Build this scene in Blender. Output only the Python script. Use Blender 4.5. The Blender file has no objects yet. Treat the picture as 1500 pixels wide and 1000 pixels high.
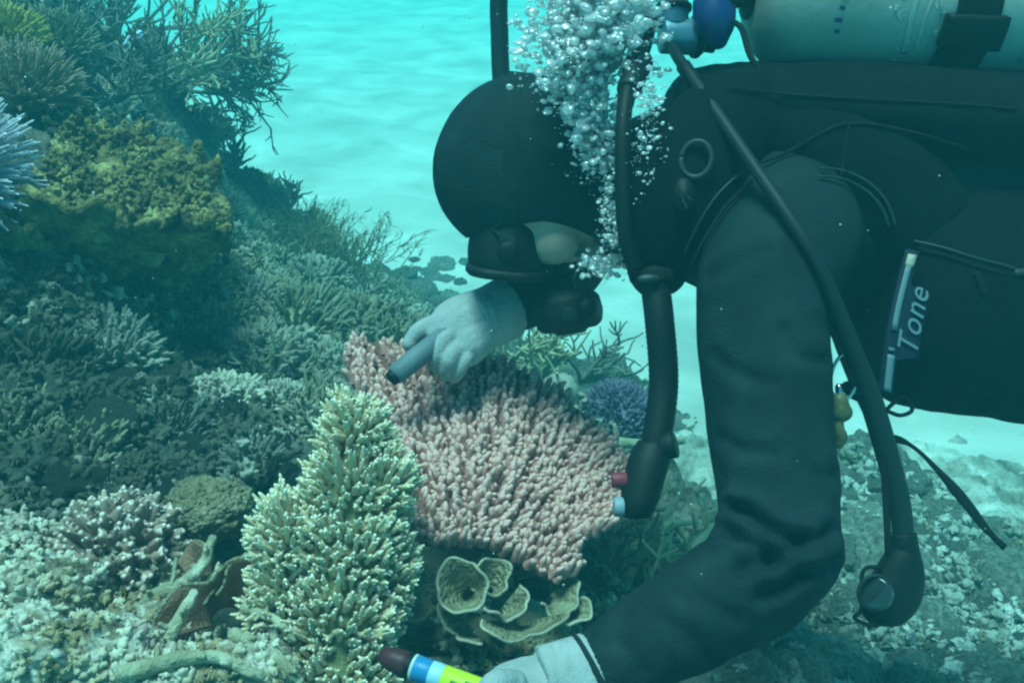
import bpy, bmesh, math, random
import numpy as np
from mathutils import Vector, Matrix

random.seed(7)
rng = np.random.default_rng(11)
S = bpy.context.scene
COL = S.collection

# ------------------------------------------------------------------ camera
CAM = np.array([0.0, 0.0, 1.6])
PITCH = math.radians(27.0)
F = 1440.0                                   # focal length in photograph pixels
FWD = np.array([0.0, math.cos(PITCH), -math.sin(PITCH)])
UP = np.array([0.0, math.sin(PITCH), math.cos(PITCH)])
RIGHT = np.array([1.0, 0.0, 0.0])

cam = bpy.data.cameras.new("camera")
cam.sensor_width = 36.0
cam.lens = 36.0 * F / 1500.0
cam.clip_start = 0.02
cam.clip_end = 300.0
camo = bpy.data.objects.new("camera", cam)
COL.objects.link(camo)
camo.location = CAM
camo.rotation_euler = (math.radians(90) - PITCH, 0, 0)
S.camera = camo

# ------------------------------------------------------------------ world, sun, exposure
SUN_DIR = np.array([-0.16, -0.06, 0.98])
SUN_DIR = SUN_DIR / np.linalg.norm(SUN_DIR)
W = bpy.data.worlds.new("World")
S.world = W
W.use_nodes = True
nt = W.node_tree
nt.nodes.clear()
wo = nt.nodes.new("ShaderNodeOutputWorld")
bg = nt.nodes.new("ShaderNodeBackground")
sky = nt.nodes.new("ShaderNodeTexSky")
sky.sky_type = 'NISHITA'
sky.sun_disc = False
sky.sun_elevation = math.asin(SUN_DIR[2])
sky.sun_rotation = math.atan2(SUN_DIR[0], SUN_DIR[1])
tint = nt.nodes.new("ShaderNodeMix")         # daylight that has come down through metres of sea water
tint.data_type = 'RGBA'
tint.blend_type = 'MULTIPLY'
tint.inputs[0].default_value = 1.0
tint.inputs[7].default_value = (0.34, 0.95, 0.92, 1)
nt.links.new(sky.outputs[0], tint.inputs[6])
nt.links.new(tint.outputs[2], bg.inputs[0])
bg.inputs[1].default_value = 0.11
nt.links.new(bg.outputs[0], wo.inputs[0])

sl = bpy.data.lights.new("sun", 'SUN')
sl.energy = 4.7
sl.angle = math.radians(22)
sl.color = (0.56, 1.0, 0.97)
so = bpy.data.objects.new("sun", sl)
COL.objects.link(so)
so.rotation_euler = Vector(SUN_DIR).to_track_quat('Z', 'Y').to_euler()
so.location = (-3, 2, 8)

S.view_settings.view_transform = 'Standard'
S.view_settings.look = 'None'
S.view_settings.exposure = 0.12
S.view_settings.gamma = 1.0
S.view_settings.use_curve_mapping = False
S.render.engine = 'CYCLES'
S.cycles.use_denoising = True
S.cycles.max_bounces = 6
S.cycles.diffuse_bounces = 2
S.cycles.glossy_bounces = 3
S.cycles.transmission_bounces = 4
S.cycles.transparent_max_bounces = 12
S.cycles.volume_bounces = 1
S.cycles.caustics_reflective = False
S.cycles.caustics_refractive = False
S.cycles.filter_width = 2.3

# ------------------------------------------------------------------ helpers
def nrm(v):
    v = np.asarray(v, float)
    return v / (np.linalg.norm(v, axis=-1, keepdims=True) + 1e-12)

def P(px, py, d):
    """photograph pixel and depth (metres along the view axis) -> world point"""
    return CAM + d * (FWD + (px - 750.0) / F * RIGHT + (500.0 - py) / F * UP)

def PX(w):
    q = np.asarray(w, float) - CAM
    d = q @ FWD
    return 750 + F * (q @ RIGHT) / d, 500 - F * (q @ UP) / d, d

_perm = np.random.default_rng(3).permutation(256)
_perm = np.concatenate([_perm, _perm, _perm])
_grad = nrm(np.random.default_rng(5).normal(size=(256, 3)))

def perlin(p):
    p = np.asarray(p, float)
    i = np.floor(p).astype(int)
    f = p - i
    u = f * f * f * (f * (f * 6 - 15) + 10)
    i &= 255
    out = 0
    for dx in (0, 1):
        for dy in (0, 1):
            for dz in (0, 1):
                h = _perm[_perm[_perm[(i[:, 0] + dx) & 255] + ((i[:, 1] + dy) & 255)] + ((i[:, 2] + dz) & 255)]
                g = _grad[h]
                dot = (g * (f - np.array([dx, dy, dz]))).sum(1)
                w = (u[:, 0] if dx else 1 - u[:, 0]) * (u[:, 1] if dy else 1 - u[:, 1]) * (u[:, 2] if dz else 1 - u[:, 2])
                out = out + w * dot
    return out * 1.6

def fbm(p, octaves=4, gain=0.5, ridged=False):
    p = np.asarray(p, float)
    a, s, o = 1.0, 0.0, np.zeros(len(p))
    for k in range(octaves):
        n = perlin(p * (2.03 ** k) + k * 17.3)
        if ridged:
            n = 1 - 2 * np.abs(n)
        o += a * n
        s += a
        a *= gain
    return o / s

class Acc:
    def __init__(s):
        s.v, s.f, s.n = [], [], 0
    def add(s, vf):
        v, f = vf
        v = np.asarray(v, float)
        o = s.n
        s.v.append(v)
        s.f.extend([tuple(int(i) + o for i in q) for q in f])
        s.n += len(v)
        return s
    def get(s):
        return np.concatenate(s.v), s.f

def wloc(o):
    t = np.zeros(3)
    while o is not None:
        t += np.array(o.location)
        o = o.parent
    return t

def new_mesh(name, v, f, mats, smooth=True):
    me = bpy.data.meshes.new(name)
    me.from_pydata(np.asarray(v, float).tolist(), [], f)
    for m in (mats if isinstance(mats, (list, tuple)) else [mats]):
        me.materials.append(m)
    if smooth:
        me.polygons.foreach_set("use_smooth", np.ones(len(me.polygons), bool))
    me.update()
    return me

def part(name, vf, mat, parent, kind=None, label=None, smooth=True):
    v, f = vf
    o = bpy.data.objects.new(name, new_mesh(name, np.asarray(v) - wloc(parent), f, mat, smooth))
    COL.objects.link(o)
    o.parent = parent
    if kind:
        o["kind"] = kind
    if label:
        o["label"] = label
    return o

def tag(o, label, cat, group=None, kind=None):
    if label:
        o["label"] = label
    if cat:
        o["category"] = cat
    if group:
        o["group"] = group
    if kind:
        o["kind"] = kind
    return o

def thing(name, label, cat, loc, group=None):
    o = bpy.data.objects.new(name, None)
    o.empty_display_size = 0.05
    COL.objects.link(o)
    o.location = loc
    return tag(o, label, cat, group)

def single(name, vf, mat, label, cat, loc, group=None, kind=None, smooth=True):
    v, f = vf
    o = bpy.data.objects.new(name, new_mesh(name, np.asarray(v) - np.asarray(loc), f, mat, smooth))
    COL.objects.link(o)
    o.location = loc
    return tag(o, label, cat, group, kind)

def catmull(pts, n):
    pts = np.asarray(pts, float)
    if len(pts) < 3:
        t = np.linspace(0, 1, n)[:, None]
        return pts[0] * (1 - t) + pts[-1] * t
    q = np.vstack([2 * pts[0] - pts[1], pts, 2 * pts[-1] - pts[-2]])
    m = len(pts) - 1
    out = []
    for t in np.linspace(0, m, n):
        k = min(int(t), m - 1)
        u = t - k
        a, b, c, d = q[k], q[k + 1], q[k + 2], q[k + 3]
        out.append(0.5 * (2 * b + (c - a) * u + (2 * a - 5 * b + 4 * c - d) * u * u + (3 * b - a - 3 * c + d) * u ** 3))
    return np.array(out)

def frames(path):
    t = np.gradient(path, axis=0)
    t = nrm(t)
    n = np.cross(t[0], [0, 0, 1.0])
    if np.linalg.norm(n) < 1e-3:
        n = np.cross(t[0], [0, 1.0, 0])
    n = nrm(n)
    N = [n]
    for k in range(1, len(path)):
        n = n - t[k] * (n @ t[k])
        n = nrm(n)
        N.append(n)
    N = np.array(N)
    return t, N, np.cross(t, N)

def tube(pts, radii, sides=8, n=None, rnd=True, flat=None):
    """closed tube along pts; rounded ends; flat = (factor, axis vector) squeezes the section"""
    pts = np.asarray(pts, float)
    radii = np.full(len(pts), radii, float) if np.isscalar(radii) else np.asarray(radii, float)
    if n is None:
        n = len(pts)
    if n != len(pts):
        r = np.interp(np.linspace(0, len(pts) - 1, n), np.arange(len(pts)), radii)
        pts = catmull(pts, n)
        radii = r
    t, N, B = frames(pts)
    if rnd:
        pts = np.vstack([pts[0] - t[0] * radii[0] * .75, pts[0] - t[0] * radii[0] * .4, pts, pts[-1] + t[-1] * radii[-1] * .4, pts[-1] + t[-1] * radii[-1] * .75])
        radii = np.concatenate([[radii[0] * .45, radii[0] * .85], radii, [radii[-1] * .85, radii[-1] * .45]])
        N = np.vstack([N[0], N[0], N, N[-1], N[-1]])
        B = np.vstack([B[0], B[0], B, B[-1], B[-1]])
    a = np.arange(sides) * 2 * math.pi / sides
    ring = (np.cos(a)[None, :, None] * N[:, None, :] + np.sin(a)[None, :, None] * B[:, None, :]) * radii[:, None, None]
    if flat is not None:
        fac, ax = flat
        ax = nrm(ax)
        ring = ring - (1 - fac) * (ring @ ax)[..., None] * ax
    V = (pts[:, None, :] + ring).reshape(-1, 3)
    m = len(pts)
    Fc = []
    for k in range(m - 1):
        for j in range(sides):
            j2 = (j + 1) % sides
            Fc.append((k * sides + j, k * sides + j2, (k + 1) * sides + j2, (k + 1) * sides + j))
    Fc.append(tuple(range(sides - 1, -1, -1)))
    Fc.append(tuple((m - 1) * sides + j for j in range(sides)))
    return V, Fc

def loft(secs, sides=28, n=None):
    """secs: (centre, vecA, vecB) ellipse rings, closed ends"""
    C = np.array([s[0] for s in secs]); A = np.array([s[1] for s in secs]); B = np.array([s[2] for s in secs])
    if n:
        C, A, B = catmull(C, n), catmull(A, n), catmull(B, n)
    a = np.arange(sides) * 2 * math.pi / sides
    V = C[:, None, :] + np.cos(a)[None, :, None] * A[:, None, :] + np.sin(a)[None, :, None] * B[:, None, :]
    m = len(C)
    Fc = []
    for k in range(m - 1):
        for j in range(sides):
            j2 = (j + 1) % sides
            Fc.append((k * sides + j, k * sides + j2, (k + 1) * sides + j2, (k + 1) * sides + j))
    Fc.append(tuple(range(sides - 1, -1, -1)))
    Fc.append(tuple((m - 1) * sides + j for j in range(sides)))
    return V.reshape(-1, 3), Fc

_ico = {}
def ico(sub):
    if sub not in _ico:
        bm = bmesh.new()
        bmesh.ops.create_icosphere(bm, subdivisions=sub, radius=1.0)
        bm.verts.ensure_lookup_table()
        v = np.array([x.co[:] for x in bm.verts])
        f = [tuple(x.index for x in q.verts) for q in bm.faces]
        bm.free()
        _ico[sub] = (v, f)
    return _ico[sub]

def ellipsoid(c, ax, sub=3):
    v, f = ico(sub)
    return np.asarray(c) + v @ np.asarray(ax), f

def basis(z, up=(0, 0, 1)):
    z = nrm(z)
    x = np.cross(up, z)
    if np.linalg.norm(x) < 1e-4:
        x = np.cross((0, 1, 0), z)
    x = nrm(x)
    return np.array([x, np.cross(z, x), z])          # rows x, y, z

def cyl(a, b, ra, rb=None, sides=24, bevel=0.12):
    """lathe cylinder from a to b with softened edges"""
    a, b = np.asarray(a, float), np.asarray(b, float)
    rb = ra if rb is None else rb
    L = np.linalg.norm(b - a)
    e = min(bevel * min(ra, rb), L * .3)
    d = (b - a) / L
    pts = [a, a + d * e * .3, a + d * e, b - d * e, b - d * e * .3, b]
    rad = [ra - e, ra - e * .3, ra, rb, rb - e * .3, rb - e]
    return tube(pts, rad, sides, rnd=False)

def sheet(G, th, closed_u=False):
    """G: (nu, nv, 3) points of a surface -> thick sheet"""
    G = np.asarray(G, float)
    nu, nv = G.shape[:2]
    du = np.roll(G, -1, 0) - np.roll(G, 1, 0) if closed_u else np.gradient(G, axis=0)
    dv = np.gradient(G, axis=1)
    N = nrm(np.cross(du, dv))
    th = np.broadcast_to(np.asarray(th, float), (nu, nv))
    T = (G + N * th[..., None] / 2).reshape(-1, 3)
    Bm = (G - N * th[..., None] / 2).reshape(-1, 3)
    V = np.vstack([T, Bm])
    o = nu * nv
    Fc = []
    idx = lambda i, j: (i % nu) * nv + j
    for i in range(nu if closed_u else nu - 1):
        for j in range(nv - 1):
            a, b, c, d = idx(i, j), idx(i + 1, j), idx(i + 1, j + 1), idx(i, j + 1)
            Fc.append((a, b, c, d))
            Fc.append((o + d, o + c, o + b, o + a))
        for j, fl in ((0, True), (nv - 1, False)):
            a, b = idx(i, j), idx(i + 1, j)
            Fc.append((a, o + a, o + b, b) if fl else (b, o + b, o + a, a))
    if not closed_u:
        for i, fl in ((0, False), (nu - 1, True)):
            for j in range(nv - 1):
                a, b = idx(i, j), idx(i, j + 1)
                Fc.append((a, o + a, o + b, b) if fl else (b, o + b, o + a, a))
    return V, Fc

def remesh(vf, voxel, smooth_iter=6, disp=None):
    v, f = vf
    me = new_mesh("tmp", v, f, [])
    o = bpy.data.objects.new("tmp", me)
    COL.objects.link(o)
    m = o.modifiers.new("r", 'REMESH')
    m.mode = 'VOXEL'
    m.voxel_size = voxel
    sm = o.modifiers.new("s", 'SMOOTH')
    sm.factor = 0.5
    sm.iterations = smooth_iter
    dg = bpy.context.evaluated_depsgraph_get()
    ev = o.evaluated_get(dg)
    m2 = bpy.data.meshes.new_from_object(ev)
    n = len(m2.vertices)
    V = np.empty(n * 3)
    m2.vertices.foreach_get("co", V)
    V = V.reshape(-1, 3)
    nn = np.empty(n * 3)
    m2.vertices.foreach_get("normal", nn)
    nn = nn.reshape(-1, 3)
    Fc = [tuple(p.vertices) for p in m2.polygons]
    bpy.data.objects.remove(o)
    bpy.data.meshes.remove(me)
    bpy.data.meshes.remove(m2)
    if disp is not None:
        V = V + nn * disp(V, nn)[:, None]
    return V, Fc

# ------------------------------------------------------------------ materials
def mat(name, cols, scale=8.0, rough=0.8, bump=0.0, bscale=60.0, spec=0.3, metallic=0.0, detail=5.0, rand=0.0, dist=0.6, vor=0.0, sss=None):
    m = bpy.data.materials.new(name)
    m.use_nodes = True
    n = m.node_tree.nodes
    l = m.node_tree.links
    b = n["Principled BSDF"]
    b.inputs["Roughness"].default_value = rough
    b.inputs["Specular IOR Level"].default_value = spec
    b.inputs["Metallic"].default_value = metallic
    tc = n.new("ShaderNodeTexCoord")
    no = n.new("ShaderNodeTexNoise")
    no.inputs["Scale"].default_value = scale
    no.inputs["Detail"].default_value = detail
    no.inputs["Distortion"].default_value = dist
    l.new(tc.outputs["Object"], no.inputs["Vector"])
    cr = n.new("ShaderNodeValToRGB")
    el = cr.color_ramp.elements
    k = len(cols)
    for i, c in enumerate(cols):
        pos = 0.5 if k == 1 else 0.30 + 0.40 * i / (k - 1)
        if i < 2:
            e = el[i]
            e.position = pos
        else:
            e = el.new(pos)
        e.color = (*c, 1)
    if k == 1:
        el[1].color = (*cols[0], 1)
    l.new(no.outputs["Fac"], cr.inputs[0])
    col = cr.outputs[0]
    if rand > 0:
        oi = n.new("ShaderNodeObjectInfo")
        hs = n.new("ShaderNodeHueSaturation")
        mr = n.new("ShaderNodeMapRange")
        mr.inputs["To Min"].default_value = 1 - rand
        mr.inputs["To Max"].default_value = 1 + rand
        l.new(oi.outputs["Random"], mr.inputs["Value"])
        l.new(mr.outputs[0], hs.inputs["Value"])
        l.new(col, hs.inputs["Color"])
        col = hs.outputs[0]
    l.new(col, b.inputs["Base Color"])
    if bump > 0:
        n2 = n.new("ShaderNodeTexNoise")
        n2.inputs["Scale"].default_value = bscale
        n2.inputs["Detail"].default_value = 6
        l.new(tc.outputs["Object"], n2.inputs["Vector"])
        bp = n.new("ShaderNodeBump")
        bp.inputs["Strength"].default_value = bump
        bp.inputs["Distance"].default_value = 0.01
        h = n2.outputs["Fac"]
        if vor > 0:
            vo = n.new("ShaderNodeTexVoronoi")
            vo.inputs["Scale"].default_value = vor
            l.new(tc.outputs["Object"], vo.inputs["Vector"])
            ad = n.new("ShaderNodeMath")
            ad.operation = 'SUBTRACT'
            l.new(h, ad.inputs[0])
            l.new(vo.outputs["Distance"], ad.inputs[1])
            h = ad.outputs[0]
        l.new(h, bp.inputs["Height"])
        l.new(bp.outputs[0], b.inputs["Normal"])
    if sss:
        b.inputs["Subsurface Weight"].default_value = sss
        b.inputs["Subsurface Radius"].default_value = (0.01, 0.01, 0.01)
    return m

M = {}
M['sand'] = mat('sand', [(0.37, 0.35, 0.31), (0.48, 0.46, 0.41), (0.60, 0.58, 0.53)], scale=2.4, rough=0.95, bump=0.6, bscale=38, detail=9)
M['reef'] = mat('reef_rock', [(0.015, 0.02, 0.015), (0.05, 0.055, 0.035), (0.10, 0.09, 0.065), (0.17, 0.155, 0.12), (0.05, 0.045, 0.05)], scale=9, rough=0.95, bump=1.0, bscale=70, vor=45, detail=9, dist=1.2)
M['rubble_bed'] = mat('rubble_bed', [(0.12, 0.115, 0.09), (0.26, 0.25, 0.20), (0.46, 0.44, 0.39), (0.66, 0.64, 0.58)], scale=5, rough=0.95, bump=1.0, bscale=60, vor=40, detail=9, dist=1.2)
M['encrusted'] = mat('encrusted_rock', [(0.06, 0.05, 0.045), (0.20, 0.16, 0.10), (0.38, 0.34, 0.26), (0.60, 0.56, 0.47), (0.16, 0.11, 0.10)], scale=34, rough=0.9, bump=1.0, bscale=90, vor=60, detail=9, dist=1.4, rand=.15)
M['rubble'] = mat('rubble', [(0.14, 0.13, 0.10), (0.34, 0.32, 0.26), (0.56, 0.53, 0.45)], scale=7, rough=0.95, bump=1.0, bscale=60, vor=40, detail=8, rand=.3)
M['pink'] = mat('pink_coral', [(0.52, 0.23, 0.20), (0.66, 0.31, 0.27)], scale=30, rough=0.85, bump=0.5, bscale=400, rand=.16)
M['pink_tip'] = mat('pink_coral_tip', [(0.68, 0.36, 0.31), (0.77, 0.45, 0.39)], scale=30, rough=0.85, rand=.1)
M['pale_tip'] = mat('pale_coral_tip', [(0.85, 0.77, 0.61), (0.90, 0.83, 0.70)], scale=30, rough=0.85, rand=.1)
M['lav_tip'] = mat('lavender_tip', [(0.85, 0.80, 0.88), (0.9, 0.86, 0.9)], scale=30, rough=0.85)
M['rosy_tip'] = mat('rosy_tip', [(0.72, 0.56, 0.48), (0.78, 0.64, 0.56)], scale=30, rough=0.85)
M['pink_base'] = mat('pink_coral_base', [(0.17, 0.065, 0.05), (0.28, 0.11, 0.09)], scale=30, rough=0.9, bump=0.6, bscale=200)
M['pale'] = mat('pale_green_coral', [(0.60, 0.48, 0.29), (0.76, 0.64, 0.43)], scale=30, rough=0.85, bump=0.4, bscale=400, rand=.14)
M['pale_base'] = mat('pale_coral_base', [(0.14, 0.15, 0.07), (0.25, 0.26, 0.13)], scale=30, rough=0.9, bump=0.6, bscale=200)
M['cup'] = mat('cup_coral', [(0.13, 0.10, 0.06), (0.26, 0.23, 0.14), (0.36, 0.33, 0.21)], scale=26, rough=0.85, bump=0.7, bscale=260, vor=170)
M['cup_rim'] = mat('cup_coral_rim', [(0.26, 0.23, 0.16), (0.48, 0.44, 0.34)], scale=40, rough=0.8, bump=0.3, bscale=300)
M['leafbrown'] = mat('brown_plate', [(0.20, 0.10, 0.06), (0.32, 0.18, 0.11)], scale=24, rough=0.85, bump=0.5, bscale=260)
M['yellow'] = mat('yellow_green_coral', [(0.04, 0.03, 0.015), (0.20, 0.155, 0.055), (0.44, 0.37, 0.15)], scale=18, rough=0.9, bump=0.9, bscale=120, vor=90)
M['lavender'] = mat('lavender_coral', [(0.46, 0.42, 0.52), (0.66, 0.62, 0.68)], scale=30, rough=0.85, bump=0.4, bscale=300)
M['lav_base'] = mat('lavender_base', [(0.22, 0.2, 0.2), (0.3, 0.28, 0.24)], scale=30, rough=0.9)
M['brownbush'] = mat('brown_bush_coral', [(0.24, 0.17, 0.11), (0.40, 0.30, 0.21)], scale=25, rough=0.9, bump=0.4, bscale=200, rand=.2)
M['stag'] = mat('staghorn', [(0.14, 0.14, 0.12), (0.27, 0.26, 0.22)], scale=16, rough=0.9, bump=0.4, bscale=200, rand=.25)
M['stag_pale'] = mat('staghorn_pale', [(0.34, 0.32, 0.19), (0.52, 0.48, 0.31)], scale=16, rough=0.9, bump=0.4, bscale=200, rand=.2)
M['midA'] = mat('mid_coral_green', [(0.22, 0.20, 0.12), (0.40, 0.37, 0.25)], scale=20, rough=0.9, bump=0.5, bscale=150, rand=.35)
M['midB'] = mat('mid_coral_grey', [(0.26, 0.23, 0.18), (0.48, 0.44, 0.35)], scale=20, rough=0.9, bump=0.5, bscale=150, rand=.35)
M['midC'] = mat('mid_coral_yellow', [(0.26, 0.20, 0.04), (0.42, 0.34, 0.09)], scale=20, rough=0.9, bump=0.5, bscale=150, rand=.25)
M['knob'] = mat('knobby_coral', [(0.02, 0.026, 0.02), (0.085, 0.09, 0.07)], scale=14, rough=0.9, bump=0.9, bscale=120, vor=80, rand=.3)  # low base tone carries some of the left reef's shade in its colour
M['nub'] = mat('nubby_brown_coral', [(0.20, 0.16, 0.09), (0.34, 0.29, 0.18)], scale=30, rough=0.9, bump=1.0, bscale=200, vor=150)
M['rosy'] = mat('rosy_finger_coral', [(0.32, 0.20, 0.15), (0.50, 0.36, 0.29)], scale=25, rough=0.9, bump=0.4, bscale=300, rand=.2)
M['purple'] = mat('purple_bush_coral', [(0.11, 0.09, 0.15), (0.23, 0.18, 0.27)], scale=14, rough=0.9, bump=0.4, bscale=200)
M['hydroid'] = mat('feathery_soft_coral', [(0.14, 0.11, 0.05), (0.24, 0.2, 0.1)], scale=14, rough=0.95)
M['dead'] = mat('dead_branch', [(0.20, 0.18, 0.11), (0.40, 0.37, 0.25), (0.58, 0.55, 0.42)], scale=22, rough=0.95, bump=0.8, bscale=150, detail=8)
M['suit'] = mat('neoprene', [(0.008, 0.016, 0.019), (0.010, 0.020, 0.024), (0.017, 0.029, 0.034)], scale=18, rough=0.82, bump=0.3, bscale=320, spec=0.10)
M['suit_dark'] = mat('neoprene_seam', [(0.010, 0.010, 0.011)], rough=0.8, spec=0.2)
M['vest'] = mat('vest_fabric', [(0.002, 0.0045, 0.006), (0.004, 0.007, 0.009)], scale=20, rough=0.85, bump=0.25, bscale=500, spec=0.10)
M['web'] = mat('webbing', [(0.005, 0.005, 0.006), (0.008, 0.008, 0.009)], scale=60, rough=0.8, bump=0.3, bscale=700, spec=0.2)
M['rubber'] = mat('black_rubber', [(0.003, 0.005, 0.006)], rough=0.6, spec=0.25)
M['rubber_soft'] = mat('grey_rubber', [(0.006, 0.011, 0.014), (0.009, 0.015, 0.018)], rough=0.6, spec=0.3)
M['glove'] = mat('glove_fabric', [(0.30, 0.31, 0.31), (0.40, 0.41, 0.41)], scale=30, rough=0.9, bump=0.35, bscale=420)
M['glove_seam'] = mat('glove_seam', [(0.20, 0.20, 0.19)], rough=0.9)
M['skin'] = mat('skin', [(0.52, 0.31, 0.24), (0.60, 0.38, 0.30)], scale=20, rough=0.6)
M['tank'] = mat('tank_paint', [(0.28, 0.28, 0.25), (0.37, 0.37, 0.34), (0.32, 0.33, 0.32)], scale=5, rough=0.5, bump=0.15, bscale=40, spec=0.4, detail=8)
M['scuff'] = mat('tank_scuff', [(0.38, 0.39, 0.36), (0.46, 0.47, 0.45)], scale=30, rough=0.7)
M['chrome'] = mat('chrome', [(0.55, 0.56, 0.58)], rough=0.22, metallic=1.0, spec=0.5)
M['bluemetal'] = mat('blue_cap', [(0.005, 0.022, 0.11), (0.008, 0.03, 0.15)], rough=0.4, spec=0.5)
M['teal_plate'] = mat('regulator_body', [(0.10, 0.22, 0.30), (0.14, 0.28, 0.36)], scale=10, rough=0.4, spec=0.5, metallic=0.3)
M['sticker'] = mat('sticker', [(0.50, 0.56, 0.55)], rough=0.6)
M['navy'] = mat('navy_print', [(0.012, 0.035, 0.13)], rough=0.6)
M['reflect'] = mat('reflective_stripe', [(0.13, 0.18, 0.20)], rough=0.55)
M['blueback'] = mat('blue_patch', [(0.003, 0.009, 0.026)], rough=0.7)
M['piping'] = mat('grey_piping', [(0.025, 0.032, 0.036)], rough=0.5)
M['red'] = mat('red_button', [(0.24, 0.02, 0.04)], rough=0.5)
M['darkred'] = mat('dark_red_cap', [(0.07, 0.012, 0.018)], rough=0.5)
M['grey'] = mat('grey_button', [(0.24, 0.30, 0.34)], rough=0.5)
M['blueband'] = mat('blue_band', [(0.02, 0.20, 0.42)], rough=0.4)
M['whiteband'] = mat('pale_blue_band', [(0.34, 0.56, 0.66)], rough=0.4)
M['lime'] = mat('lime_label', [(0.50, 0.62, 0.02), (0.56, 0.68, 0.03)], scale=30, rough=0.45)
M['limeprint'] = mat('label_print', [(0.06, 0.22, 0.03)], rough=0.5)
M['tool'] = mat('tool_grip', [(0.10, 0.13, 0.15), (0.15, 0.18, 0.20)], scale=30, rough=0.6)
M['whistle'] = mat('yellow_green_plastic', [(0.07, 0.075, 0.03), (0.13, 0.13, 0.055)], scale=60, rough=0.45)
M['fish'] = mat('pale_blue_fish', [(0.35, 0.55, 0.75), (0.55, 0.70, 0.80)], scale=20, rough=0.5)
M['speck'] = mat('specks', [(0.6, 0.6, 0.55)], rough=0.9)
M['growthA'] = mat('shade_toned_growth', [(0.02, 0.023, 0.016), (0.06, 0.06, 0.04), (0.15, 0.135, 0.10)], scale=7, rough=0.95, detail=8)  # near-black tones put the left recess's shade into the growth colour
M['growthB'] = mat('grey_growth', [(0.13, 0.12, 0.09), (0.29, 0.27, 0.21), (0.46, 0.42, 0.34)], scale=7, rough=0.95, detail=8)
M['growthC'] = mat('ochre_growth', [(0.13, 0.09, 0.06), (0.32, 0.24, 0.13), (0.62, 0.57, 0.45), (0.30, 0.20, 0.16)], scale=14, rough=0.95, detail=8)
M['glassdark'] = mat('mask_glass', [(0.02, 0.03, 0.035)], rough=0.08, spec=0.6)

def bubble_mat():
    m = bpy.data.materials.new("air_bubble")
    m.use_nodes = True
    n = m.node_tree.nodes
    l = m.node_tree.links
    n.clear()
    o = n.new("ShaderNodeOutputMaterial")
    fr = n.new("ShaderNodeFresnel")                   # air inside water: mirror-like towards the rim
    fr.inputs["IOR"].default_value = 1.5
    ge = n.new("ShaderNodeMath")
    ge.operation = 'MULTIPLY_ADD'
    ge.inputs[1].default_value = 1.2
    ge.inputs[2].default_value = 0.55
    ge.use_clamp = True
    l.new(fr.outputs[0], ge.inputs[0])
    tr = n.new("ShaderNodeBsdfTransparent")
    tr.inputs[0].default_value = (0.96, 0.99, 0.99, 1)
    gl = n.new("ShaderNodeBsdfGlossy")
    gl.inputs["Roughness"].default_value = 0.22
    gl.inputs["Color"].default_value = (0.98, 1, 1, 1)
    df = n.new("ShaderNodeBsdfDiffuse")               # froth of tiny bubbles on the skin of each
    df.inputs["Color"].default_value = (0.95, 0.95, 0.95, 1)
    tl = n.new("ShaderNodeBsdfTranslucent")
    tl.inputs["Color"].default_value = (0.95, 0.95, 0.95, 1)
    dm = n.new("ShaderNodeMixShader")
    dm.inputs[0].default_value = 0.5
    l.new(df.outputs[0], dm.inputs[1])
    l.new(tl.outputs[0], dm.inputs[2])
    gm = n.new("ShaderNodeMixShader")
    gm.inputs[0].default_value = 0.72
    l.new(gl.outputs[0], gm.inputs[1])
    l.new(dm.outputs[0], gm.inputs[2])
    mx = n.new("ShaderNodeMixShader")
    l.new(ge.outputs[0], mx.inputs[0])
    l.new(tr.outputs[0], mx.inputs[1])
    l.new(gm.outputs[0], mx.inputs[2])
    l.new(mx.outputs[0], o.inputs[0])
    return m
M['bubble'] = bubble_mat()

# ------------------------------------------------------------------ sand floor
def sand_h(x, y):
    p = np.stack([x * .55, y * .8, np.zeros_like(x)], 1)
    h = 0.05 * fbm(p * .8, 2) + 0.004 * fbm(p * 2.6 + 5, 4, ridged=True) + 0.008 * fbm(np.stack([x * 4, y * 4, x * 0], 1), 3)
    h += 0.10 * np.exp(-(((x + 2.4) / 1.5) ** 2 + ((y - 6.2) / 1.2) ** 2))
    return h - 0.03

gx = np.sinh(np.linspace(-4.1, 4.1, 261)) / np.sinh(4.1) * 37
gy = np.concatenate([np.linspace(-37, -1, 20), np.linspace(-0.8, 9, 230), 9 + np.geomspace(.08, 28, 50)])
X, Y = np.meshgrid(gx, gy, indexing='ij')
Z = sand_h(X.ravel(), Y.ravel())
V = np.stack([X.ravel(), Y.ravel(), Z], 1)
ny = len(gy)
Fc = [(i * ny + j, (i + 1) * ny + j, (i + 1) * ny + j + 1, i * ny + j + 1) for i in range(len(gx) - 1) for j in range(ny - 1)]
single("sand_floor", (V, Fc), M['sand'], None, None, (0, 0, 0), kind="structure")

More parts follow.
